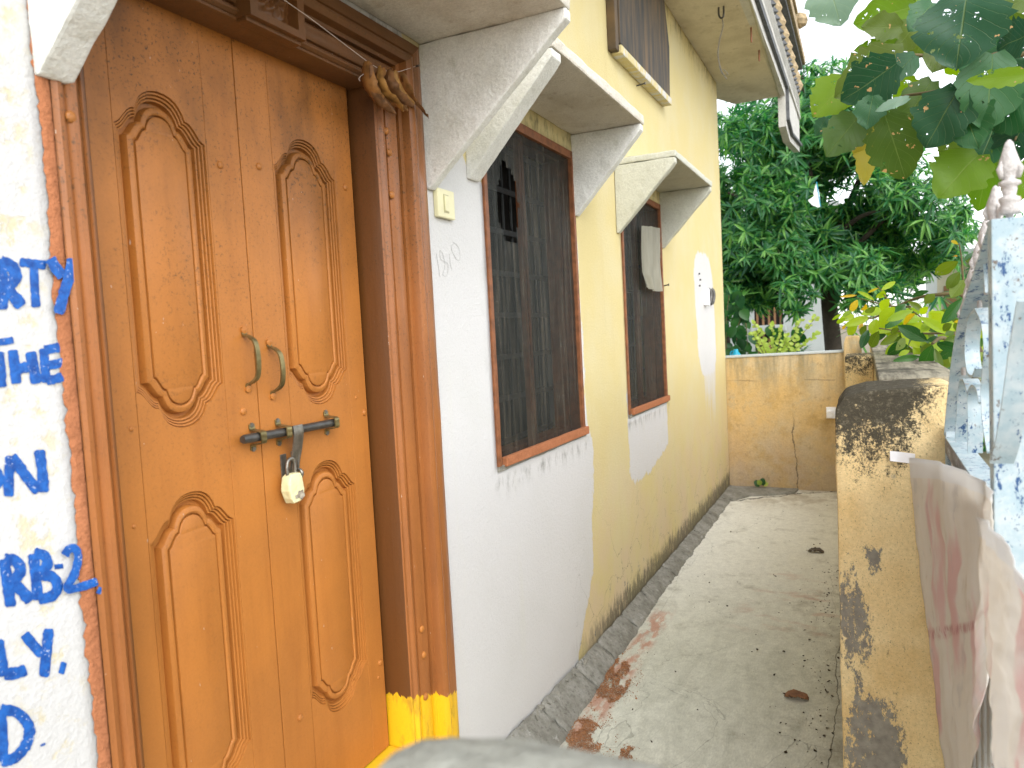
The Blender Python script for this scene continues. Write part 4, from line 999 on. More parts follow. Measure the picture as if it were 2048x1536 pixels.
gl = thing('leaf_garland', onY(780, 150, -.05), 'string of dry brown mango leaves hung across the top of the door', 'garland')
GYY = -.05
MB().tube([onY(480, -62, GYY), onY(620, 36, GYY), onY(732, 121, GYY)] + catmull([onY(732, 121, GYY), onY(760, 138, GYY), onY(790, 144, GYY), onY(815, 138, -.04), onY(832, 132, -.03)], 4), .0009, 5).build('string', M['string'], gl)
MB().tube([onY(830, 133, -.02), onY(838, 131, -.045)], .003, 6).build('nail', M['dark steel'], gl)
MB().tube(catmull([onY(727, 148, GYY), onY(718, 156, GYY), onY(720, 162, GYY)], 4), .0008, 4).build('loose_string', M['string'], gl)
def dry_leaf(path, w, roll, mat, parent, name='dry_leaf', curl=.5):
    pts = catmull(path, 6); n = len(pts); m = MB()
    for i, p in enumerate(pts):
        t_ = (pts[min(i+1, n-1)]-pts[max(i-1, 0)]).normalized()
        view = (p-CAM).normalized(); s_ = t_.cross(view).normalized(); up = s_.cross(t_).normalized()
        q = Matrix.Rotation(roll+.5*i/n, 3, t_); s_ = q @ s_; up = q @ up
        f = i/(n-1); ww = w*max(.05, math.sin(math.pi*min(1, f*.92+.06))**.8)
        for k in range(5):
            a = -1+k*.5
            m.v.append(p + s_*ww*a + up*ww*curl*.6*abs(a) + (up*.006+s_*.003)*mnoise.noise(p*70+Vector((k*1.3, w*900, 0)))*(1 if k in (0, 4) else .5))
    for i in range(n-1):
        for k in range(4): m.f.append((i*5+k, i*5+k+1, i*5+5+k+1, i*5+5+k))
    o = m.build(name, mat, parent, smooth=60)
    so = o.modifiers.new('thickness', 'SOLIDIFY'); so.thickness = .0006
    return o
for gi, (pth, w_, rl, cu) in enumerate([([(734, 121), (733, 150), (737, 178), (757, 205), (784, 222)], .017, .5, .7), ([(744, 128), (752, 158), (760, 188), (779, 212), (793, 228)], .012, -.9, 1.2), ([(757, 131), (755, 160), (768, 190), (792, 210), (806, 224)], .015, .9, .9), ([(770, 136), (768, 160), (776, 186), (800, 206), (816, 222)], .013, -.6, 1.1),
        ([(781, 138), (776, 162), (784, 186), (806, 204), (825, 214)], .016, .4, .8), ([(793, 141), (796, 168), (808, 190), (830, 207)], .013, -.8, 1.), ([(800, 144), (808, 168), (818, 190), (832, 205)], .012, .8, .9), ([(804, 182), (826, 204), (842, 220), (858, 238)], .007, .9, 1.)]):
    dry_leaf([onY(a, b, GYY-.006-.011*((gi*5) % 7)/3) for a, b in pth], w_*1.45, rl, M[('dry leaf', 'dry leaf dark', 'dry leaf gold')[gi % 3]], gl, curl=cu)

sw = thing('bell_switch', (2.088, -.01, Z(.42)), 'cream bell push plate on the wall right of the door', 'switch')
MB().box((2.036, -.017, Z(.376)), (2.142, -.0005, Z(.466))).build('plate', M['cream'], sw, bevel=.004)
MB().prism([(2.074, Z(.398)), (2.098, Z(.396)), (2.098, Z(.445)), (2.074, Z(.445))], 1, -.0215, -.0172).build('button', M['cream'], sw, bevel=.0015)
MB().box((2.071, -.0185, Z(.3925)), (2.101, -.0171, Z(.4495))).build('button_surround', simple('cream groove', (.45,.42,.25), .5, .1), sw)
sk = thing('outdoor_socket', (6.45, -.03, Z(.2)), 'small white outdoor socket with two dark openings on the far white patch', 'socket')
q0, q1 = onY(1406, 577, 0), onY(1412, 611, 0)
MB().box((q0.x, -.035, q1.z), (q1.x, -.0005, q0.z)).build('box', M['kite'], sk, bevel=.006)
for px in (1416, 1422):
    a, b = onY(px, 578, 0), onY(px, 608, 0)
    MB().tube(catmull([(a.x, -.004, a.z), (a.x, -.020, a.z-.02), (a.x, -.024, (a.z+b.z)/2), (b.x, -.018, b.z+.015), (b.x-.03, -.004, b.z)], 4), .014, 8).build('pipe_end', M['dark steel'], sk, smooth=50)
for px, py, wh_ in ((1398, 548, 'topmost'), (1400, 560, 'middle'), (1399, 572, 'lowest')):
    p = onY(px, py, -.004); 
    tag(MB().tube([p+Vector((0, .01, 0)), p+Vector((.004, -.008, .003))], .008, 5).build('wall_plug', M['dark steel'], None), wh_ + ' of three dark plug stubs in the far white patch', 'plug', 'plug stubs in the far white patch')
for (px, py, ln, lb) in [(1273, 172, .05, 'dark nail under the boarded ventilator'), (1328, 572, .03, 'small nail beside the farther window'), (1036, 148, .03, 'small nail on the wall above the nearer window hood')]:
    p = onY(px, py, 0); tag(MB().tube([p+Vector((0, .01, 0)), p+Vector((0, -ln, .006))], .0045, 6).tube([p+Vector((0, -ln, .006)), p+Vector((0, -ln-.004, .006))], .009, 6).build('nail', M['dark steel'], None), lb, 'nail')
hk = thing('ceiling_hook', onZ(1443, 22, Z(2.225)), 'iron hook with a dangling wire under the eave', 'hook')
hp_ = onZ(1443, 14, Z(2.226)); hx, hy, hz = hp_
MB().tube(catmull([(hx, hy+.02, hz+.01), (hx, hy+.02, hz-.05), (hx, hy+.005, hz-.075), (hx, hy-.012, hz-.06), (hx, hy-.014, hz+.01)], 6), .007, 8).build('hook', M['dark steel'], hk, smooth=60)
MB().tube(catmull([(hx, hy, hz-.07), (hx+.01, hy-.004, hz-.13), (hx, hy+.02, hz-.22), (hx, hy+.035, hz-.32), (hx, hy+.02, hz-.42), (hx, hy-.0, hz-.47), (hx, hy-.02, hz-.50)], 6), .0028, 6).build('wire', M['dark steel'], hk)
MB().tube(catmull([(hx, hy+.03, hz-.40), (hx, hy+.01, hz-.46), (hx, hy-.03, hz-.47), (hx, hy+.0, hz-.43)], 5), .002, 5).build('wire_end', M['dark steel'], hk)
for (px, py, dz) in [(1502, 55, .11), (1518, 100, .09)]:
    p = onZ(px, py, Z(2.226)); tag(MB().tube([p+Vector((0, 0, .01)), p-Vector((0, 0, dz))], .007, 6).build('rebar_stub', M['win wood'], None), ('lower' if px == 1518 else 'upper') + ' of two rusty bar ends under the eave edge', 'rebar', 'rusty bar ends under the eave edge')
# white cloth at the farther window
cl = MB(); nx, nz = 22, 30
c00, c10, c01, c11 = onY(1283, 452, -.03), onY(1322, 458, -.03), onY(1292, 572, -.03), onY(1325, 582, -.03)
cm_ = onY(1283, 545, -.03)
for j in range(nz+1):
    v = j/nz
    L0 = c00.lerp(cm_, min(1, v/.78)) if v < .78 else cm_.lerp(c01, (v-.78)/.22)
    R0 = c10.lerp(c11, v)
    for i in range(nx+1):
        u = i/nx; p = L0.lerp(R0, u)
        cl.v.append(p + Vector((0, -.010*math.sin(u*17+v*2)*(.4+v*.6) - .006*math.sin(u*31-v*3), .02*math.sin(u*3.1)*(v-.3)*-1)))
for j in range(nz):
    for i in range(nx): cl.f.append((j*(nx+1)+i, j*(nx+1)+i+1, (j+1)*(nx+1)+i+1, (j+1)*(nx+1)+i))
cl = cl.build('hanging_cloth', M['cloth'], None, smooth=180); tag(cl, 'thin white rag hung over the upper part of the farther window', 'cloth')
# pipe outlet on the end wall
pp_ = onX(1660, 825, 7.30)
tag(MB().box((pp_.x-.02, pp_.y-.05, pp_.z-.05), (pp_.x+.002, pp_.y+.03, pp_.z+.05)).tube([pp_+Vector((0, 0, .0)), pp_+Vector((-.10, 0, -.01))], .028, 10).build('wall_outlet', M['kite'], None, smooth=40), 'small white outlet on the end wall next to the pillar edge', 'outlet')

# ================================================================ litter on the passage floor
def heap(name, label, cx, cy, rx, ry, n, rot, h=.014, mat='grit'):
    m = MB(); ca, sa = math.cos(rot), math.sin(rot)
    for _ in range(n):
        rr = random.random()**.5 if random.random() < .86 else random.uniform(.9, 1.7); a = random.uniform(0, 6.283)
        u, v = rr*math.cos(a), rr*math.sin(a)
        if mnoise.noise(Vector((u*1.7+cx*5, v*1.7, 4))) + .4*mnoise.noise(Vector((u*5, v*5, cx))) < -.12 + .3*(rr-.6): continue
        x, y = cx+ca*u*rx-sa*v*ry, cy+sa*u*rx+ca*v*ry
        s_ = random.uniform(.0014, .0042)*(1.6 if random.random() < .05 else 1)
        z = .004 + max(0, 1-rr)*h*random.random()
        q = [Vector((x, y, z))+Vector((random.uniform(-1, 1), random.uniform(-1, 1), random.uniform(-.6, 1)))*s_ for _ in range(4)]
        m.add(q, [(0, 1, 2), (0, 3, 1), (1, 3, 2), (2, 3, 0)])
    return tag(m.build(name, M[mat], None), label, 'heap', kind='stuff')
p = onZ(1228, 1360, 0); heap('grit_heap', 'little heap of red brick grit beside the kerb', p.x, p.y, .22, .075, 9000, .18)
p = onZ(1160, 1485, 0); heap('grit_heap', 'spill of red brick grit near the foot of the white wall', p.x, p.y, .17, .085, 8000, .2)
p = onZ(1250, 1512, 0); heap('grit_heap', 'smallest patch of red brick grit by the concrete post', p.x, p.y, .06, .03, 1100, 0)
m = MB(); random.seed(21)
def bit(x, y, s_):
    vs_ = [Vector((x, y, s_*.45))+Vector((random.uniform(-1.2, 1.2), random.uniform(-1, 1), random.uniform(-.4, .6)))*s_ for _ in range(7)]
    bmm = bmesh.new(); [bmm.verts.new(v) for v in vs_]; bmesh.ops.convex_hull(bmm, input=bmm.verts)
    bmesh.ops.delete(bmm, geom=[v for v in bmm.verts if not v.link_faces], context='VERTS'); bmm.verts.index_update()
    m.add([v.co.copy() for v in bmm.verts], [[v.index for v in f.verts] for f in bmm.faces]); bmm.free()
for k in range(300):
    if random.random() < .62: x, y = random.uniform(2.7, 5.2), -1.07+abs(random.gauss(0, .10))
    else: x, y = random.uniform(2.6, 6.8), random.uniform(-1.05, -.15)
    bit(x, y, random.choice([.0022, .003, .003, .004, .005, .0075]))
for (px, py, s_) in [(1658, 1364, .011), (1350, 1345, .007), (1395, 1420, .006), (1265, 1420, .008), (1628, 1090, .008), (1640, 1088, .007), (1550, 1155, .011), (1610, 1262, .007)]:
    q = onZ(px, py, 0); bit(q.x, q.y, s_)
tag(m.build('debris', M['debris'], None), 'dark crumbs of litter scattered on the passage floor', 'debris', kind='stuff')
def crumple(name, label, c, s_, mat, seed):
    m = MB(); nu, nv = 14, 9
    for i in range(nu+1):
        for j in range(nv+1):
            u, v = -1+2*i/nu, -1+2*j/nv; w_ = math.sqrt(max(.02, 1-u*u*.9))
            q = Vector((v*w_*.62, u, 0))
            z = .30*abs(v)**1.4*w_ + .30*(1-u*u)*(.6+.4*mnoise.noise(Vector((u*2, v*2, seed)))) + .20*mnoise.noise(Vector((u*3.5, v*3.5, seed+4)))
            m.v.append(Vector(c) + Vector((q.x, q.y, max(0.02, z)))*s_)
    for i in range(nu):
        for j in range(nv): m.f.append((i*(nv+1)+j, i*(nv+1)+j+1, (i+1)*(nv+1)+j+1, (i+1)*(nv+1)+j))
    o = m.build(name, mat, None, smooth=50); so = o.modifiers.new('thickness', 'SOLIDIFY'); so.thickness = .0012
    return tag(o, label, 'leaf')
crumple('dry_leaf', 'curled brown dry leaf lying near the pillar on the passage floor', onZ(1593, 1396, .002), .047, simple('curled dry leaf', (.30,.15,.075), .7, .5, 40), 2.)
crumple('dry_leaf', 'small grey dry leaf farther along the passage floor', onZ(1632, 1104, .002), .05, simple('grey dry leaf', (.16,.13,.10), .8, .5, 40), 5.)

# ================================================================ VEGETATION
def leaf_mesh(name, mat, L, W, kind='ovate', nseg=9, curl=.25, fold=.25, seed=0, wave=.0, lr=None):
    """leaf from the origin along +Y, face to +Z, uv: u across, v along"""
    m = MB(); half = 3 if nseg > 6 else 1; uvs = []
    rnd = random.Random(seed)
    for i in range(nseg+1):
        t_ = i/nseg
        if kind == 'teak': w_ = math.sin(math.pi*min(1, t_*.955+.045))**.66*(1.16-.36*t_)
        elif kind == 'lance': w_ = math.sin(math.pi*min(1, t_*.97+.01))**1.0
        elif kind == 'heart': w_ = (math.sin(math.pi*min(1, t_*.9+.08)))**.7*(1.25-.55*t_)
        else: w_ = math.sin(math.pi*min(1, t_*.96+.02))**.85*(1.0+.1*t_)
        if i == nseg: w_ = .01
        for k in range(-half, half+1):
            a = k/half; edge = 1 + (wave*rnd.uniform(-1, 1) if abs(a) == 1 and 0 < i < nseg else 0)
            x = a*W*w_*edge
            y = t_*L*math.cos(curl*t_*.6) - (.05*L*abs(a) if kind in ('teak', 'heart') and i == 0 else 0)
            z = -curl*L*t_*t_*.6 + fold*abs(x) + (wave*.25*W*math.sin(t_*11+a*3+seed) if wave else 0)
            m.v.append(Vector((x, y, z))); uvs.append((.5+.5*a*w_ if kind != 'teak' else .5+.5*a, t_))
    w2 = 2*half+1
    for i in range(nseg):
        for k in range(w2-1): m.f.append((i*w2+k, i*w2+k+1, (i+1)*w2+k+1, (i+1)*w2+k))
    me = m.mesh(name, mat); uv = me.uv_layers.new(name='UVMap')
    for lp_ in me.loops: uv.data[lp_.index].uv = uvs[lp_.vertex_index]
    me.shade_smooth(); return me
def orient(base, tip, nrm_hint, roll=0.):
    y = (tip-base).normalized(); z = (nrm_hint - y*nrm_hint.dot(y)).normalized(); x = y.cross(z)
    Mx = Matrix(((x.x, y.x, z.x, base.x), (x.y, y.y, z.y, base.y), (x.z, y.z, z.z, base.z), (0, 0, 0, 1)))
    return Mx @ Matrix.Rotation(roll, 4, 'Y')

# --- teak-like tree at right: every leaf its own piece
teak = thing('large_leaved_tree', (2.9, -2.75, 0), 'tree with big insect-eaten leaves hanging in at top right', 'tree')
MB().tube(catmull([(2.95, -2.80, -.03), (2.93, -2.76, 1.2), (2.85, -2.72, 2.3), (2.8, -2.62, 3.3)], 6), [.085]*6+[.075]*6+[.06]*7, 12).build('trunk', M['trunk'], teak, smooth=60)
def br(path, r0, r1, parent, name='branch', mat='twig'):
    P_ = catmull(path, 6); n = len(P_)
    return MB().tube(P_, [r0+(r1-r0)*i/(n-1) for i in range(n)], 7).build(name, M[mat], parent, smooth=60)
br([(2.83, -2.68, 2.75), onX(2180, 60, 2.75), onX(2050, 105, 2.7), onX(1988, 112, 2.65), onX(1930, 150, 2.62), onX(1905, 178, 2.6)], .016, .006, teak)
br([onX(2050, 105, 2.7), onX(1990, 95, 2.75), onX(1900, 112, 2.8), onX(1800, 112, 2.8), onX(1770, 140, 2.8)], .010, .004, teak)
br([onX(1905, 178, 2.6), onX(1850, 186, 2.65), onX(1800, 195, 2.7), onX(1760, 222, 2.7)], .006, .003, teak)
br([onX(2180, 60, 2.75), onX(2000, -60, 2.7), onX(1860, -70, 2.8), onX(1680, -60, 2.9)], .012, .004, teak)
br([onX(2100, 80, 2.72), onX(2060, 200, 2.66), onX(2030, 280, 2.62)], .008, .003, teak)
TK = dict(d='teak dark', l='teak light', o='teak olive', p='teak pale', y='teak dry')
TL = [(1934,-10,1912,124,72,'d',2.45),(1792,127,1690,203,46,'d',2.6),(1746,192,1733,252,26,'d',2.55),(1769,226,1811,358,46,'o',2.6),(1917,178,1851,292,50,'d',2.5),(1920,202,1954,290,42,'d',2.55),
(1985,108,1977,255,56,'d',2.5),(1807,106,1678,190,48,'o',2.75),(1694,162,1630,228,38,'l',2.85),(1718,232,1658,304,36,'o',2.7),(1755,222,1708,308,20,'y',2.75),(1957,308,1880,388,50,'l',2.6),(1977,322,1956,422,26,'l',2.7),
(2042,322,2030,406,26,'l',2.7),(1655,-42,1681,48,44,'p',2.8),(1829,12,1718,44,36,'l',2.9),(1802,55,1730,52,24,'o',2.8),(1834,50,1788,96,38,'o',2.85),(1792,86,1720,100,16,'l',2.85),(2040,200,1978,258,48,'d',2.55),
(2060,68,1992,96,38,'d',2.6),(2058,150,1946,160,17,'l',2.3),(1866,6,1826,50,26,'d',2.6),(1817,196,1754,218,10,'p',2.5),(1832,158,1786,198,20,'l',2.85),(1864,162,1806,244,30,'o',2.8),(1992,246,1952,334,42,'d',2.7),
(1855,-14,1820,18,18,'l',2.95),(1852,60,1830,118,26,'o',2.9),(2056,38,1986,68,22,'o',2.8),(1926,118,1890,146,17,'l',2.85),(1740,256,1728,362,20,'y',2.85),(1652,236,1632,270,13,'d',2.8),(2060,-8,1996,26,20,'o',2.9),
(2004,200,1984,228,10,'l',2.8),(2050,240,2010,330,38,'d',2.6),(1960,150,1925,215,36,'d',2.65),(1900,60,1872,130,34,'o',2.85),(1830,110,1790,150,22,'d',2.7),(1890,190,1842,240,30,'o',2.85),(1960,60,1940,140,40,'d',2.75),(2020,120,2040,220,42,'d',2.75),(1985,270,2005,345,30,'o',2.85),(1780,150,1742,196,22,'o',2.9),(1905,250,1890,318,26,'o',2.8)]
random.seed(5)
for i, (bx, by, tx, ty, hw, k, X) in enumerate(TL):
    b, t_ = onX(bx, by, X), onX(tx, ty, X-random.uniform(-.06, .10))
    L = (t_-b).length; W = hw*1.16*(b-CAM).dot(FW)/FPX
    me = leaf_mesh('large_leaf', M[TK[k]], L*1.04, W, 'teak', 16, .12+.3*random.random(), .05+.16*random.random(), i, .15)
    nh = (CAM-b).normalized() + Vector((random.uniform(-.3, .3), random.uniform(-.3, .3), random.uniform(-.15, .45)))
    inst('large_leaf', me, teak, orient(b, t_, nh, random.uniform(-.25, .25)))

# --- broad-leaved plant leaning over the side wall
fig = thing('fig_shrub', (3.9, -1.9, 0), 'lime and green broad-leaved shrub leaning over the side wall behind the gate', 'shrub')
fx_ = lambda a, b, X: onX(1650+.2148*a, 450+.2148*b, X)
br([(3.9, -1.95, -.03), (3.85, -1.95, .7), fx_(1320, 1320, 3.6), fx_(1120, 1060, 3.5), fx_(1000, 1105, 3.4)], .018, .006, fig, 'stem')
br([(3.85, -1.95, .7), fx_(1360, 1000, 3.7), fx_(1300, 670, 3.6), fx_(1040, 650, 3.6), fx_(800, 700, 3.7), fx_(490, 850, 3.8), fx_(400, 870, 3.8)], .012, .003, fig, 'stem')
br([fx_(800, 760, 3.75), fx_(660, 760, 3.8), fx_(480, 725, 3.85), fx_(290, 675, 3.9)], .005, .002, fig, 'stem')
br([fx_(1300, 670, 3.6), fx_(1285, 500, 3.6), fx_(1275, 340, 3.6), fx_(1250, 170, 3.6)], .006, .002, fig, 'stem')
br([fx_(1250, 1000, 3.6), fx_(1130, 1010, 3.55), fx_(950, 900, 3.6), fx_(780, 770, 3.7)], .006, .002, fig, 'stem')
br([fx_(620, 760, 3.8), fx_(545, 640, 3.85), fx_(490, 570, 3.85)], .004, .002, fig, 'stem')
br([fx_(1250, 1000, 3.75), fx_(900, 1010, 3.85), fx_(560, 970, 3.9), fx_(360, 930, 3.9)], .006, .002, fig, 'stem')
FK = dict(d='fig dark', o='fig olive', l='fig lime', g='fig gold')
FL = [(950,1080,690,940,58,'d'),(1000,1120,900,1345,60,'d'),(1040,1105,1250,1160,45,'d'),(1275,688,1115,912,58,'d'),(1240,340,1012,462,55,'o'),(1250,440,1135,585,50,'o'),(1295,515,1185,655,62,'o'),(1020,640,930,722,42,'o'),(965,615,808,652,26,'d'),(770,715,935,795,30,'o'),
(1130,1012,920,858,42,'l'),(412,858,215,925,38,'l'),(300,925,208,1022,42,'l'),(482,878,430,1002,44,'l'),(302,698,238,806,30,'g'),(382,735,348,835,24,'g'),(470,758,365,838,30,'o'),(460,702,332,614,20,'l'),(545,606,498,706,38,'l'),(656,528,552,584,24,'l'),
(295,655,158,664,12,'g'),(500,588,395,624,12,'g'),(600,690,500,800,46,'l'),(650,765,500,925,62,'l'),(745,735,595,945,64,'d'),(820,795,588,885,38,'l'),(842,828,715,925,44,'g'),(682,1015,525,1115,38,'o'),(502,990,408,1155,48,'o'),(402,978,338,1135,38,'d'),
(742,1055,680,1155,38,'o'),(822,1055,735,1135,32,'d'),(785,1165,700,1202,24,'l'),(885,1225,650,1262,34,'d'),(1022,1150,1092,1362,32,'o'),(1235,1325,1100,1382,30,'d'),(1200,995,1125,1022,30,'o'),(272,842,160,872,34,'l'),(245,795,170,845,28,'l'),(155,825,68,884,14,'l'),
(192,868,98,918,22,'l'),(205,915,150,985,12,'g'),(352,918,322,955,16,'g'),(385,935,318,1040,32,'o'),(1232,295,1178,268,14,'g'),(1382,258,1310,292,22,'d'),(1242,182,1163,132,15,'g'),(1042,945,978,1022,34,'d'),(1390,345,1330,330,24,'o'),(1330,760,1235,770,34,'o'),
(1300,880,1200,905,14,'g'),(1250,1060,1120,1080,40,'o'),(1200,1150,1060,1250,44,'d'),(1150,1230,1240,1320,36,'o'),(980,900,900,990,34,'l'),(1080,820,1000,880,36,'l'),(860,960,760,1010,34,'l'),(1180,920,1090,980,36,'o'),(700,960,600,1010,28,'o'),(960,760,880,830,30,'l'),
(1420,700,1520,640,30,'o'),(1460,760,1560,740,36,'l'),(1440,850,1535,960,34,'l'),(1400,620,1470,560,22,'g'),(1480,1060,1410,1130,36,'d'),(1500,1180,1430,1260,36,'o')]
random.seed(9)
for i, (bx, by, tx, ty, hw, k) in enumerate(FL):
    X = 3.25 + .75*max(0, min(1, (1150-bx)/900)) + random.uniform(-.12, .15)
    if bx > 1390: X = 2.9
    b, t_ = fx_(bx, by, X), fx_(tx, ty, X+random.uniform(-.08, .08))
    L = (t_-b).length; W = hw*.2148*1.02*(b-CAM).dot(FW)/FPX
    me = leaf_mesh('broad_leaf', M[FK[k]], L*1.03, W, 'ovate', 10, .15+.3*random.random(), .10+.22*random.random(), i, .03)
    nh = (CAM-b).normalized() + Vector((random.uniform(-.35, .35), random.uniform(-.35, .35), random.uniform(-.1, .6)))
    inst('broad_leaf', me, fig, orient(b, t_, nh, random.uniform(-.3, .3)))
fill = [leaf_mesh('broad_leaf', M[FK[k]], .125, .032, 'ovate', 8, .3, .2, 70+j, .03) for j, k in enumerate('dololl')]
for i in range(110):
    a, b_ = random.uniform(560, 1480), random.uniform(790, 1330)
    if b_ > 1150 and a < 850: continue
    if b_ > 830+ (1480-a)*.75 + 180: continue
    X = random.uniform(3.9, 4.5); p = fx_(a, b_, X)
    d = Vector((random.uniform(-.5, .5), random.uniform(-.9, .9), random.uniform(-.9, .25))).normalized()
    inst('broad_leaf', fill[i % 6], fig, orient(p, p+d, (CAM-p).normalized()+Vector((0, random.uniform(-.5, .5), random.uniform(0, .9)))) @ Matrix.Scale(random.uniform(.7, 1.15), 4))

# --- mango tree behind
def rosette(seed, n=11, L=.22, W=.0165, droop=.5):
    rnd = random.Random(seed); m = MB(); lrs = []
    for k in range(n):
        az = 2*math.pi*(k/n)+rnd.uniform(-.3, .3); el = rnd.uniform(-.55, .85); l = L*rnd.uniform(.7, 1.15); w_ = W*rnd.uniform(.8, 1.2)
        d = Vector((math.cos(az)*math.cos(el), math.sin(az)*math.cos(el), math.sin(el))); s_ = d.cross(Vector((0, 0, 1))).normalized(); up = s_.cross(d)
        b = len(m.v); lr = rnd.uniform(0, .6) + (.35 if el > .55 else 0)
        for i, (t_, ww) in enumerate(((0, .12), (.22, .85), (.5, 1.), (.78, .7), (1., .04))):
            c_ = d*l*t_ - Vector((0, 0, 1))*droop*l*t_*t_*.8
            m.v += [c_-s_*w_*ww+up*w_*ww*.35, c_, c_+s_*w_*ww+up*w_*ww*.35]; lrs += [lr]*3
        for i in range(4):
            for q in range(2): m.f.append((b+i*3+q, b+i*3+q+1, b+i*3+3+q+1, b+i*3+3+q))
    m.a = {'lr': lrs}; return m
ros = [rosette(s_, 10+s_ % 4, .21+.02*(s_ % 3), droop=.35+.12*(s_ % 4)) for s_ in range(8)]
ros_me = [r_.mesh('leaf_cluster', M['mango']) for r_ in ros]
def foliage(tree, lobes, n_single, n_mass, seed, scale=(.85, 1.3), back=None):
    """clusters over the crown's lobes: those nearest the viewer singly, the rest as one mass"""
    rnd = random.Random(seed); pts = []; tot = sum(r_[0]*r_[1]*r_[2] for _, r_ in lobes)
    for c_, r_ in lobes:
        for _ in range(int((n_single+n_mass)*(r_[0]*r_[1]*r_[2])/tot)):
            d = Vector((rnd.gauss(0, 1), rnd.gauss(0, 1), rnd.gauss(0, 1))).normalized(); q = rnd.uniform(.25, 1.)**.42
            p = Vector(c_)+Vector((d.x*r_[0], d.y*r_[1], d.z*r_[2]))*q
            g = mnoise.noise(p*1.35+Vector((seed, 0, 0)))
            if g < -.14: continue
            pts.append((p, d))
    pts.sort(key=lambda a: a[0].x)
    mass = MB(); lr = []
    for i, (p, d) in enumerate(pts):
        s_ = rnd.uniform(*scale); o_ = (d*.7+Vector((0, 0, .5))+Vector((rnd.uniform(-.4, .4),)*3)).normalized()
        Mx = Matrix.Translation(p) @ o_.to_track_quat('Z', 'Y').to_matrix().to_4x4() @ Matrix.Rotation(rnd.uniform(0, 6.28), 4, 'Z') @ Matrix.Scale(s_, 4)
        k = rnd.randrange(8)
        if i < n_single: inst('leaf_cluster', ros_me[k], tree, Mx)
        else:
            off = rnd.uniform(-.12, .15); b = len(mass.v)
            mass.v += [Mx @ v for v in ros[k].v]; mass.f += [tuple(b+a for a in f) for f in ros[k].f]; lr += [max(0, min(.99, a+off)) for a in ros[k].a['lr']]
    if mass.v:
        mass.a = {'lr': lr}; o = mass.build('crown', M['mango'], tree); o['kind'] = 'stuff'
def limb(a, b, r0, r1, tree, sag=.0):
    a, b = Vector(a), Vector(b); mid = (a+b)/2 + Vector((random.uniform(-.1, .1), random.uniform(-.12, .12), .12-sag))
    return br([a, mid, b], r0, r1, tree, 'branch', 'trunk')
mango = thing('mango_tree', (11.5, -.79, 0), 'dense dark green mango tree behind the boundary wall with its trunk in view', 'tree')
br([(11.5, -.82, -.03), (11.5, -.81, .9), (11.52, -.76, 1.7), (11.5, -.72, 2.5)], .13, .10, mango, 'trunk', 'trunk')
for b_ in [(11.0, .5, 3.4), (11.2, -2.0, 3.3), (12.2, .3, 4.2), (11.9, -1.6, 4.5), (11.3, -.5, 4.9), (10.8, -1.4, 2.9), (10.9, .2, 2.7)]: limb((11.5, -.74, 2.3+random.uniform(-.2, .3)), b_, .05, .018, mango)
foliage(mango, [((11.4, .05, Z(1.25)), (1.15, .85, 1.05)), ((11.5, -.9, Z(1.85)), (1.2, 1.1, 1.35)), ((11.6, -1.75, Z(1.25)), (1.1, .78, .95)), ((11.2, -.75, Z(.95)), (.9, 1.35, .62)), ((11.7, -.75, Z(2.75)), (.95, .85, .85)), ((11.5, .25, Z(2.2)), (.9, .72, .95)), ((11.0, -1.15, Z(.62)), (.6, .6, .38)), ((11.0, .15, Z(.72)), (.6, .55, .36)), ((10.9, -.15, Z(.46)), (.55, .6, .36)), ((10.8, -.38, Z(.28)), (.4, .3, .28)), ((11.0, .35, Z(.50)), (.5, .4, .34)), ((10.9, -1.15, Z(.40)), (.5, .42, .3)), ((11.1, -1.55, Z(.62)), (.6, .62, .42)), ((11.2, .62, Z(.72)), (.5, .42, .5))], 300, 4000, 3, (.7, 1.12))
tree2 = thing('tree', (13.4, .9, 0), 'shadowed tree with a dark trunk showing just right of the house corner', 'tree')
br([(13.4, 1.0, -.03), (13.4, 1.02, 1.2), (13.35, 1.05, 2.4)], .14, .10, tree2, 'trunk', 'trunk')
for b_ in [(13.2, .3, 3.5), (13.6, 1.8, 3.6), (13.1, 1.3, 4.2)]: limb((13.35, 1.04, 2.3), b_, .05, .02, tree2)
foliage(tree2, [((13.4, .75, Z(1.7)), (1.1, 1.15, 1.5)), ((13.3, 1.25, Z(.55)), (.6, .55, .7)), ((13.2, .6, Z(3.0)), (.8, .8, .7))], 120, 1000, 8, (.7, 1.1))
tree3 = thing('tree', (19, -5.0, 0), 'paler distant tree at the right behind the gate finials', 'tree')
br([(19, -4.9, -.03), (19, -4.85, 1.6), (19.1, -4.8, 3.0)], .13, .09, tree3, 'trunk', 'trunk')
for b_ in [(19, -3.5, 3.0), (18.8, -5.6, 3.7)]: limb((19, -4.83, 2.4), b_, .05, .02, tree3)
foliage(tree3, [((19, -3.75, Z(1.45)), (.9, .75, .75)), ((19, -4.5, Z(1.2)), (1., .9, .9)), ((18.8, -3.4, Z(.7)), (.6, .6, .5)), ((19, -5.2, Z(2.0)), (1., .9, .9))], 80, 520, 12)

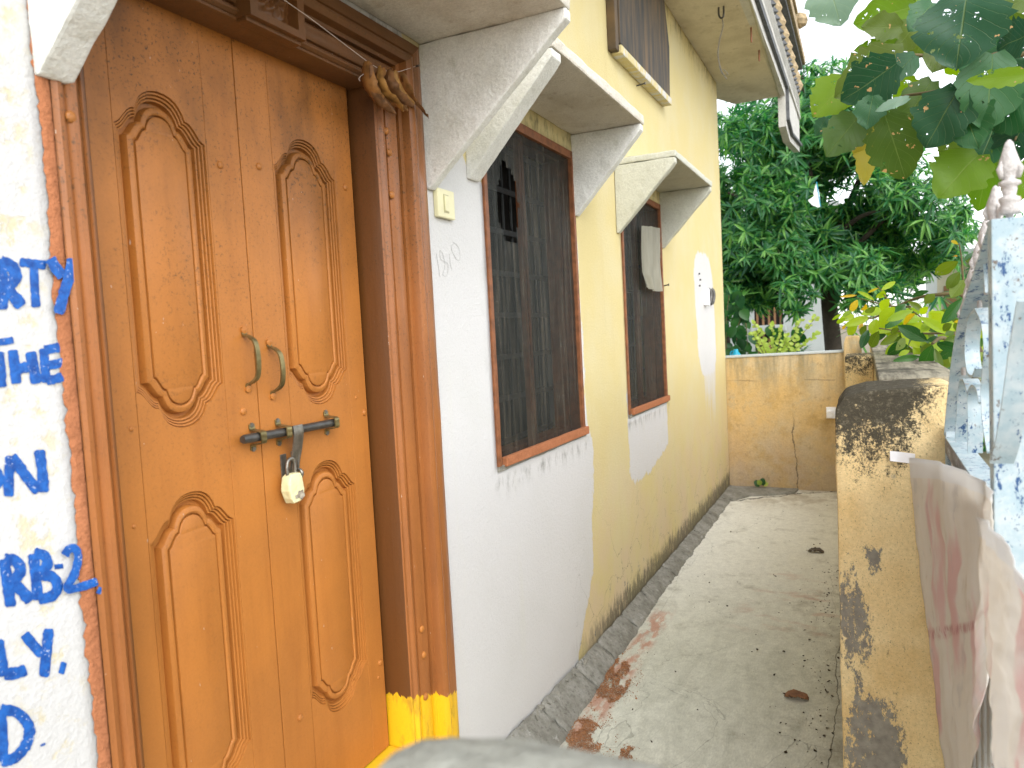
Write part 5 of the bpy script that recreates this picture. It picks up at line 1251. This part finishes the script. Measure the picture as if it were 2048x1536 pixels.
# --- low shrubs behind the end wall
shrub = thing('pale_shrub', (8.3, -.1, 0), 'pale lime shrub with tiny leaves just over the end wall', 'shrub')
sl = [leaf_mesh('small_leaf', M['shrub lime'], .045, .016, 'ovate', 4, .2, .2, 40+k) for k in range(3)]
sb_ = onX(1545, 730, 8.3); random.seed(31)
MB().tube([(sb_.x, sb_.y, -.03), (sb_.x, sb_.y, sb_.z*.6), sb_], [.016, .012, .008], 7).build('stem', M['twig'], shrub)
for (px, py) in [(1508, 646), (1506, 668), (1546, 650), (1565, 656), (1603, 642), (1632, 634), (1632, 669), (1600, 690), (1530, 690), (1575, 672), (1520, 660)]:
    e = onX(px, py, 8.3+random.uniform(-.25, .25)); P_ = catmull([sb_, sb_.lerp(e, .5)+Vector((0, 0, -.03)), e], 8)
    MB().tube(P_, [.006-.0045*i/(len(P_)-1) for i in range(len(P_))], 5).build('stem', M['twig'], shrub)
    for i in range(4, len(P_)):
        for s_ in range(2):
            d = Vector((random.uniform(-.6, .6), random.uniform(-1, 1), random.uniform(-.2, 1))).normalized()
            inst('small_leaf', sl[(i+s_) % 3], shrub, orient(P_[i], P_[i]+d, Vector((-1, 0, .6))) @ Matrix.Scale(random.uniform(.8, 1.3), 4))
vine = thing('climbing_vine', (8.9, .45, 0), 'dark heart-leaved vine climbing beside the house corner', 'vine')
vl = [leaf_mesh('heart_leaf', M['vine'], .12, .05, 'heart', 6, .3, .2, 50+k) for k in range(3)]
for path in ([(1470, 730), (1475, 660), (1485, 620), (1478, 585)], [(1500, 735), (1495, 690), (1492, 650), (1482, 610)], [(1455, 730), (1452, 650), (1458, 590)], [(1560, 725), (1556, 680), (1548, 650)], [(1585, 720), (1590, 680), (1600, 655)]):
    P_ = catmull([onX(a, b, 8.9) for a, b in path], 7)
    MB().tube(P_, .005, 5).build('stem', M['twig'], vine)
    for i in range(0, len(P_), 1):
        p = P_[i]+Vector((random.uniform(-.1, .1), random.uniform(-.06, .06), 0)); d = Vector((random.uniform(-.4, .2), random.uniform(-.8, .8), -.8)).normalized()
        inst('heart_leaf', vl[i % 3], vine, orient(p, p+d, Vector((-1, random.uniform(-.4, .4), .5))) @ Matrix.Scale(random.uniform(.7, 1.25), 4))
ug = MB(); lr = []; random.seed(77)
for k in range(680):
    x = random.uniform(8.6, 14.5); y = random.uniform(-3.2, 2.2); z = abs(random.gauss(0, .45))
    if y < -.1 and y > -.75 and x < 10 and z > 1.1: continue
    z = min(z, 1.18) if y > -.95 else min(z*2.1, 1.75)
    r_ = ros[k % 8]; b = len(ug.v); Mx = Matrix.Translation((x, y, z)) @ Matrix.Rotation(random.uniform(0, 6), 4, 'Z') @ Matrix.Scale(random.uniform(.7, 1.2), 4)
    ug.v += [Mx @ v for v in r_.v]; ug.f += [tuple(b+a for a in f) for f in r_.f]; lr += r_.a['lr']
ug.a = {'lr': lr}; ugo = ug.build('undergrowth', M['mango'], None); tag(ugo, 'low green undergrowth beyond the end wall', 'undergrowth', kind='stuff')
weed = thing('weed', onX(1523, 970, 7.2), 'tiny green weed sprouting at the foot of the end wall', 'weed')
for k in range(9):
    b = onX(1523, 974, 7.22); d = Vector((random.uniform(-.3, .1), random.uniform(-.8, .8), random.uniform(.3, 1))).normalized()
    inst('weed_leaf', [sl[0], vl[0]][k % 2], weed, orient(b+d*.02, b+d*.2, Vector((-1, 0, .4))) @ Matrix.Scale(.55 if k % 2 else 1.2, 4))

# ================================================================ things beyond
nb_ = thing('white_house', (16.5, .9, 0), 'white neighbouring house with dark window openings behind the mango tree', 'house')
ya = lambda px, py=650: onX(px, py, 16.0)
def strip_box(y0, y1, z0, z1, x0=16.0, x1=16.3): return MB().box((x0, min(y0, y1), z0), (x1, max(y0, y1), z1))
yw0, yw1 = ya(1508).y, ya(1567).y; zt, zm0, zm1, zb_ = onX(1540, 602, 16).z, onX(1540, 650, 16).z, onX(1540, 664, 16).z, .1
hw_ = MB().box((16, yw0, -.03), (16.25, 4.0, 3.6)).box((16, -.62, -.03), (16.25, yw1, 3.6)).box((16, yw1, zt), (16.25, yw0, 3.6)).box((16, yw1, zm1), (16.25, yw0, zm0)).box((16, yw1, -.03), (16.25, yw0, zb_))
hw_.build('wall', M['white house'], nb_)
MB().box((16.26, -.62, -.03), (20, 4., 3.55)).build('house_body', M['white house'], nb_)
MB().box((15.5, -.8, 3.62), (20.2, 4.2, 3.75)).build('roof', M['white house'], nb_)
MB().box((15.86, yw1-.05, zm1+.02), (15.998, yw0+.05, zm0-.03)).build('sill_band', M['white house'], nb_)
for za, zb2 in ((zm0, zt), (zb_, zm1)):
    w_ = MB().box((16.12, yw1, za), (16.2, yw0, zb2)).build('window', M['glass dark'], nb_)
    for k in range(5):
        y = yw1 + (yw0-yw1)*(k+.5)/5; MB().box((16.08, y-.02, za), (16.118, y+.02, zb2)).build('window_bar', M['brown door'], w_)
hb = thing('far_house', (21, -3, 0), 'far white house with a brown door between the shrub leaves and the gate', 'house')
q0, q1 = onX(1852, 545, 20), onX(1945, 700, 20)
MB().box((20.1, -4.6, -.03), (22.5, onX(1868, 600, 20).y, 2.9)).build('wall', plaster('cream far wall', (.70,.66,.5), (.5,.5,.4), .3), hb)
MB().box((19.8, onX(1873, 600, 20).y, -.03), (20.09, onX(1852, 600, 20).y, 2.75)).build('column', M['white house'], hb)
MB().box((19.6, -4.8, 2.76), (22.6, onX(1845, 600, 20).y, 2.95)).build('roof', M['white house'], hb)
d0, d1 = onX(1888, 572, 20), onX(1930, 640, 20)
dr = MB().box((20.02, d1.y, .2), (20.098, d0.y, d0.z)).build('door', M['brown door'], hb)
MB().box((19.99, onX(1912, 585, 20).y, onX(1900, 592, 20).z), (20.018, onX(1893, 585, 20).y, onX(1900, 582, 20).z)).build('pane', simple('green pane', (.03,.2,.15), .3), dr)
ra = onX(1918, 636, 18.5); rl_ = thing('railing', (ra.x, ra.y, 0), 'small purple railing far off behind the shrub', 'railing')
for k in range(5):
    a = onX(1918+4*k, 636, 18.5); MB().box((a.x, a.y-.02, 0), (a.x+.03, a.y+.02, onX(1918, 622, 18.5).z)).build('bar', M['purple'], rl_)
MB().box((ra.x-.01, onX(1936, 636, 18.5).y, onX(1918, 622, 18.5).z), (ra.x+.04, ra.y+.03, onX(1918, 620, 18.5).z)).build('top_rail', M['purple'], rl_)
kt = onX(1633, 366, 10.1); ks = lambda a, b: onX(a, b, 10.1)
kite = thing('torn_kite', kt, 'torn white paper kite caught in the mango tree', 'kite')
pts = [ks(1633, 364), ks(1627, 385), ks(1628, 392), ks(1616, 401), ks(1624, 410), ks(1636, 415), ks(1641, 413), ks(1639, 388)]
km = MB(); km.v = pts + [q+Vector((.004, 0, 0)) for q in pts]; n = len(pts)
km.f = [tuple(range(n)), tuple(range(n, 2*n))[::-1]] + [(i, (i+1) % n, n+(i+1) % n, n+i) for i in range(n)]
km.build('paper', M['kite'], kite)
MB().tube([pts[0], pts[-2]], .006, 5).build('spar', M['teal'], kite)
pt = onX(1472, 712, 7.9); 
tag(MB().lathe([(.03, -.14), (.055, -.10), (.065, -.04), (.05, .01), (.025, .045), (.02, .07)], pt+Vector((0, 0, -.0)), 14).tube(catmull([pt+Vector((0, .02, .05)), pt+Vector((0, .05, .04)), pt+Vector((0, .055, -.02))], 4), .008, 6).lathe([(.045, -1.6), (.045, -.14)], pt, 10).build('water_pot', M['teal'], None, smooth=50), 'turquoise plastic pot on a stand just over the end wall', 'pot')
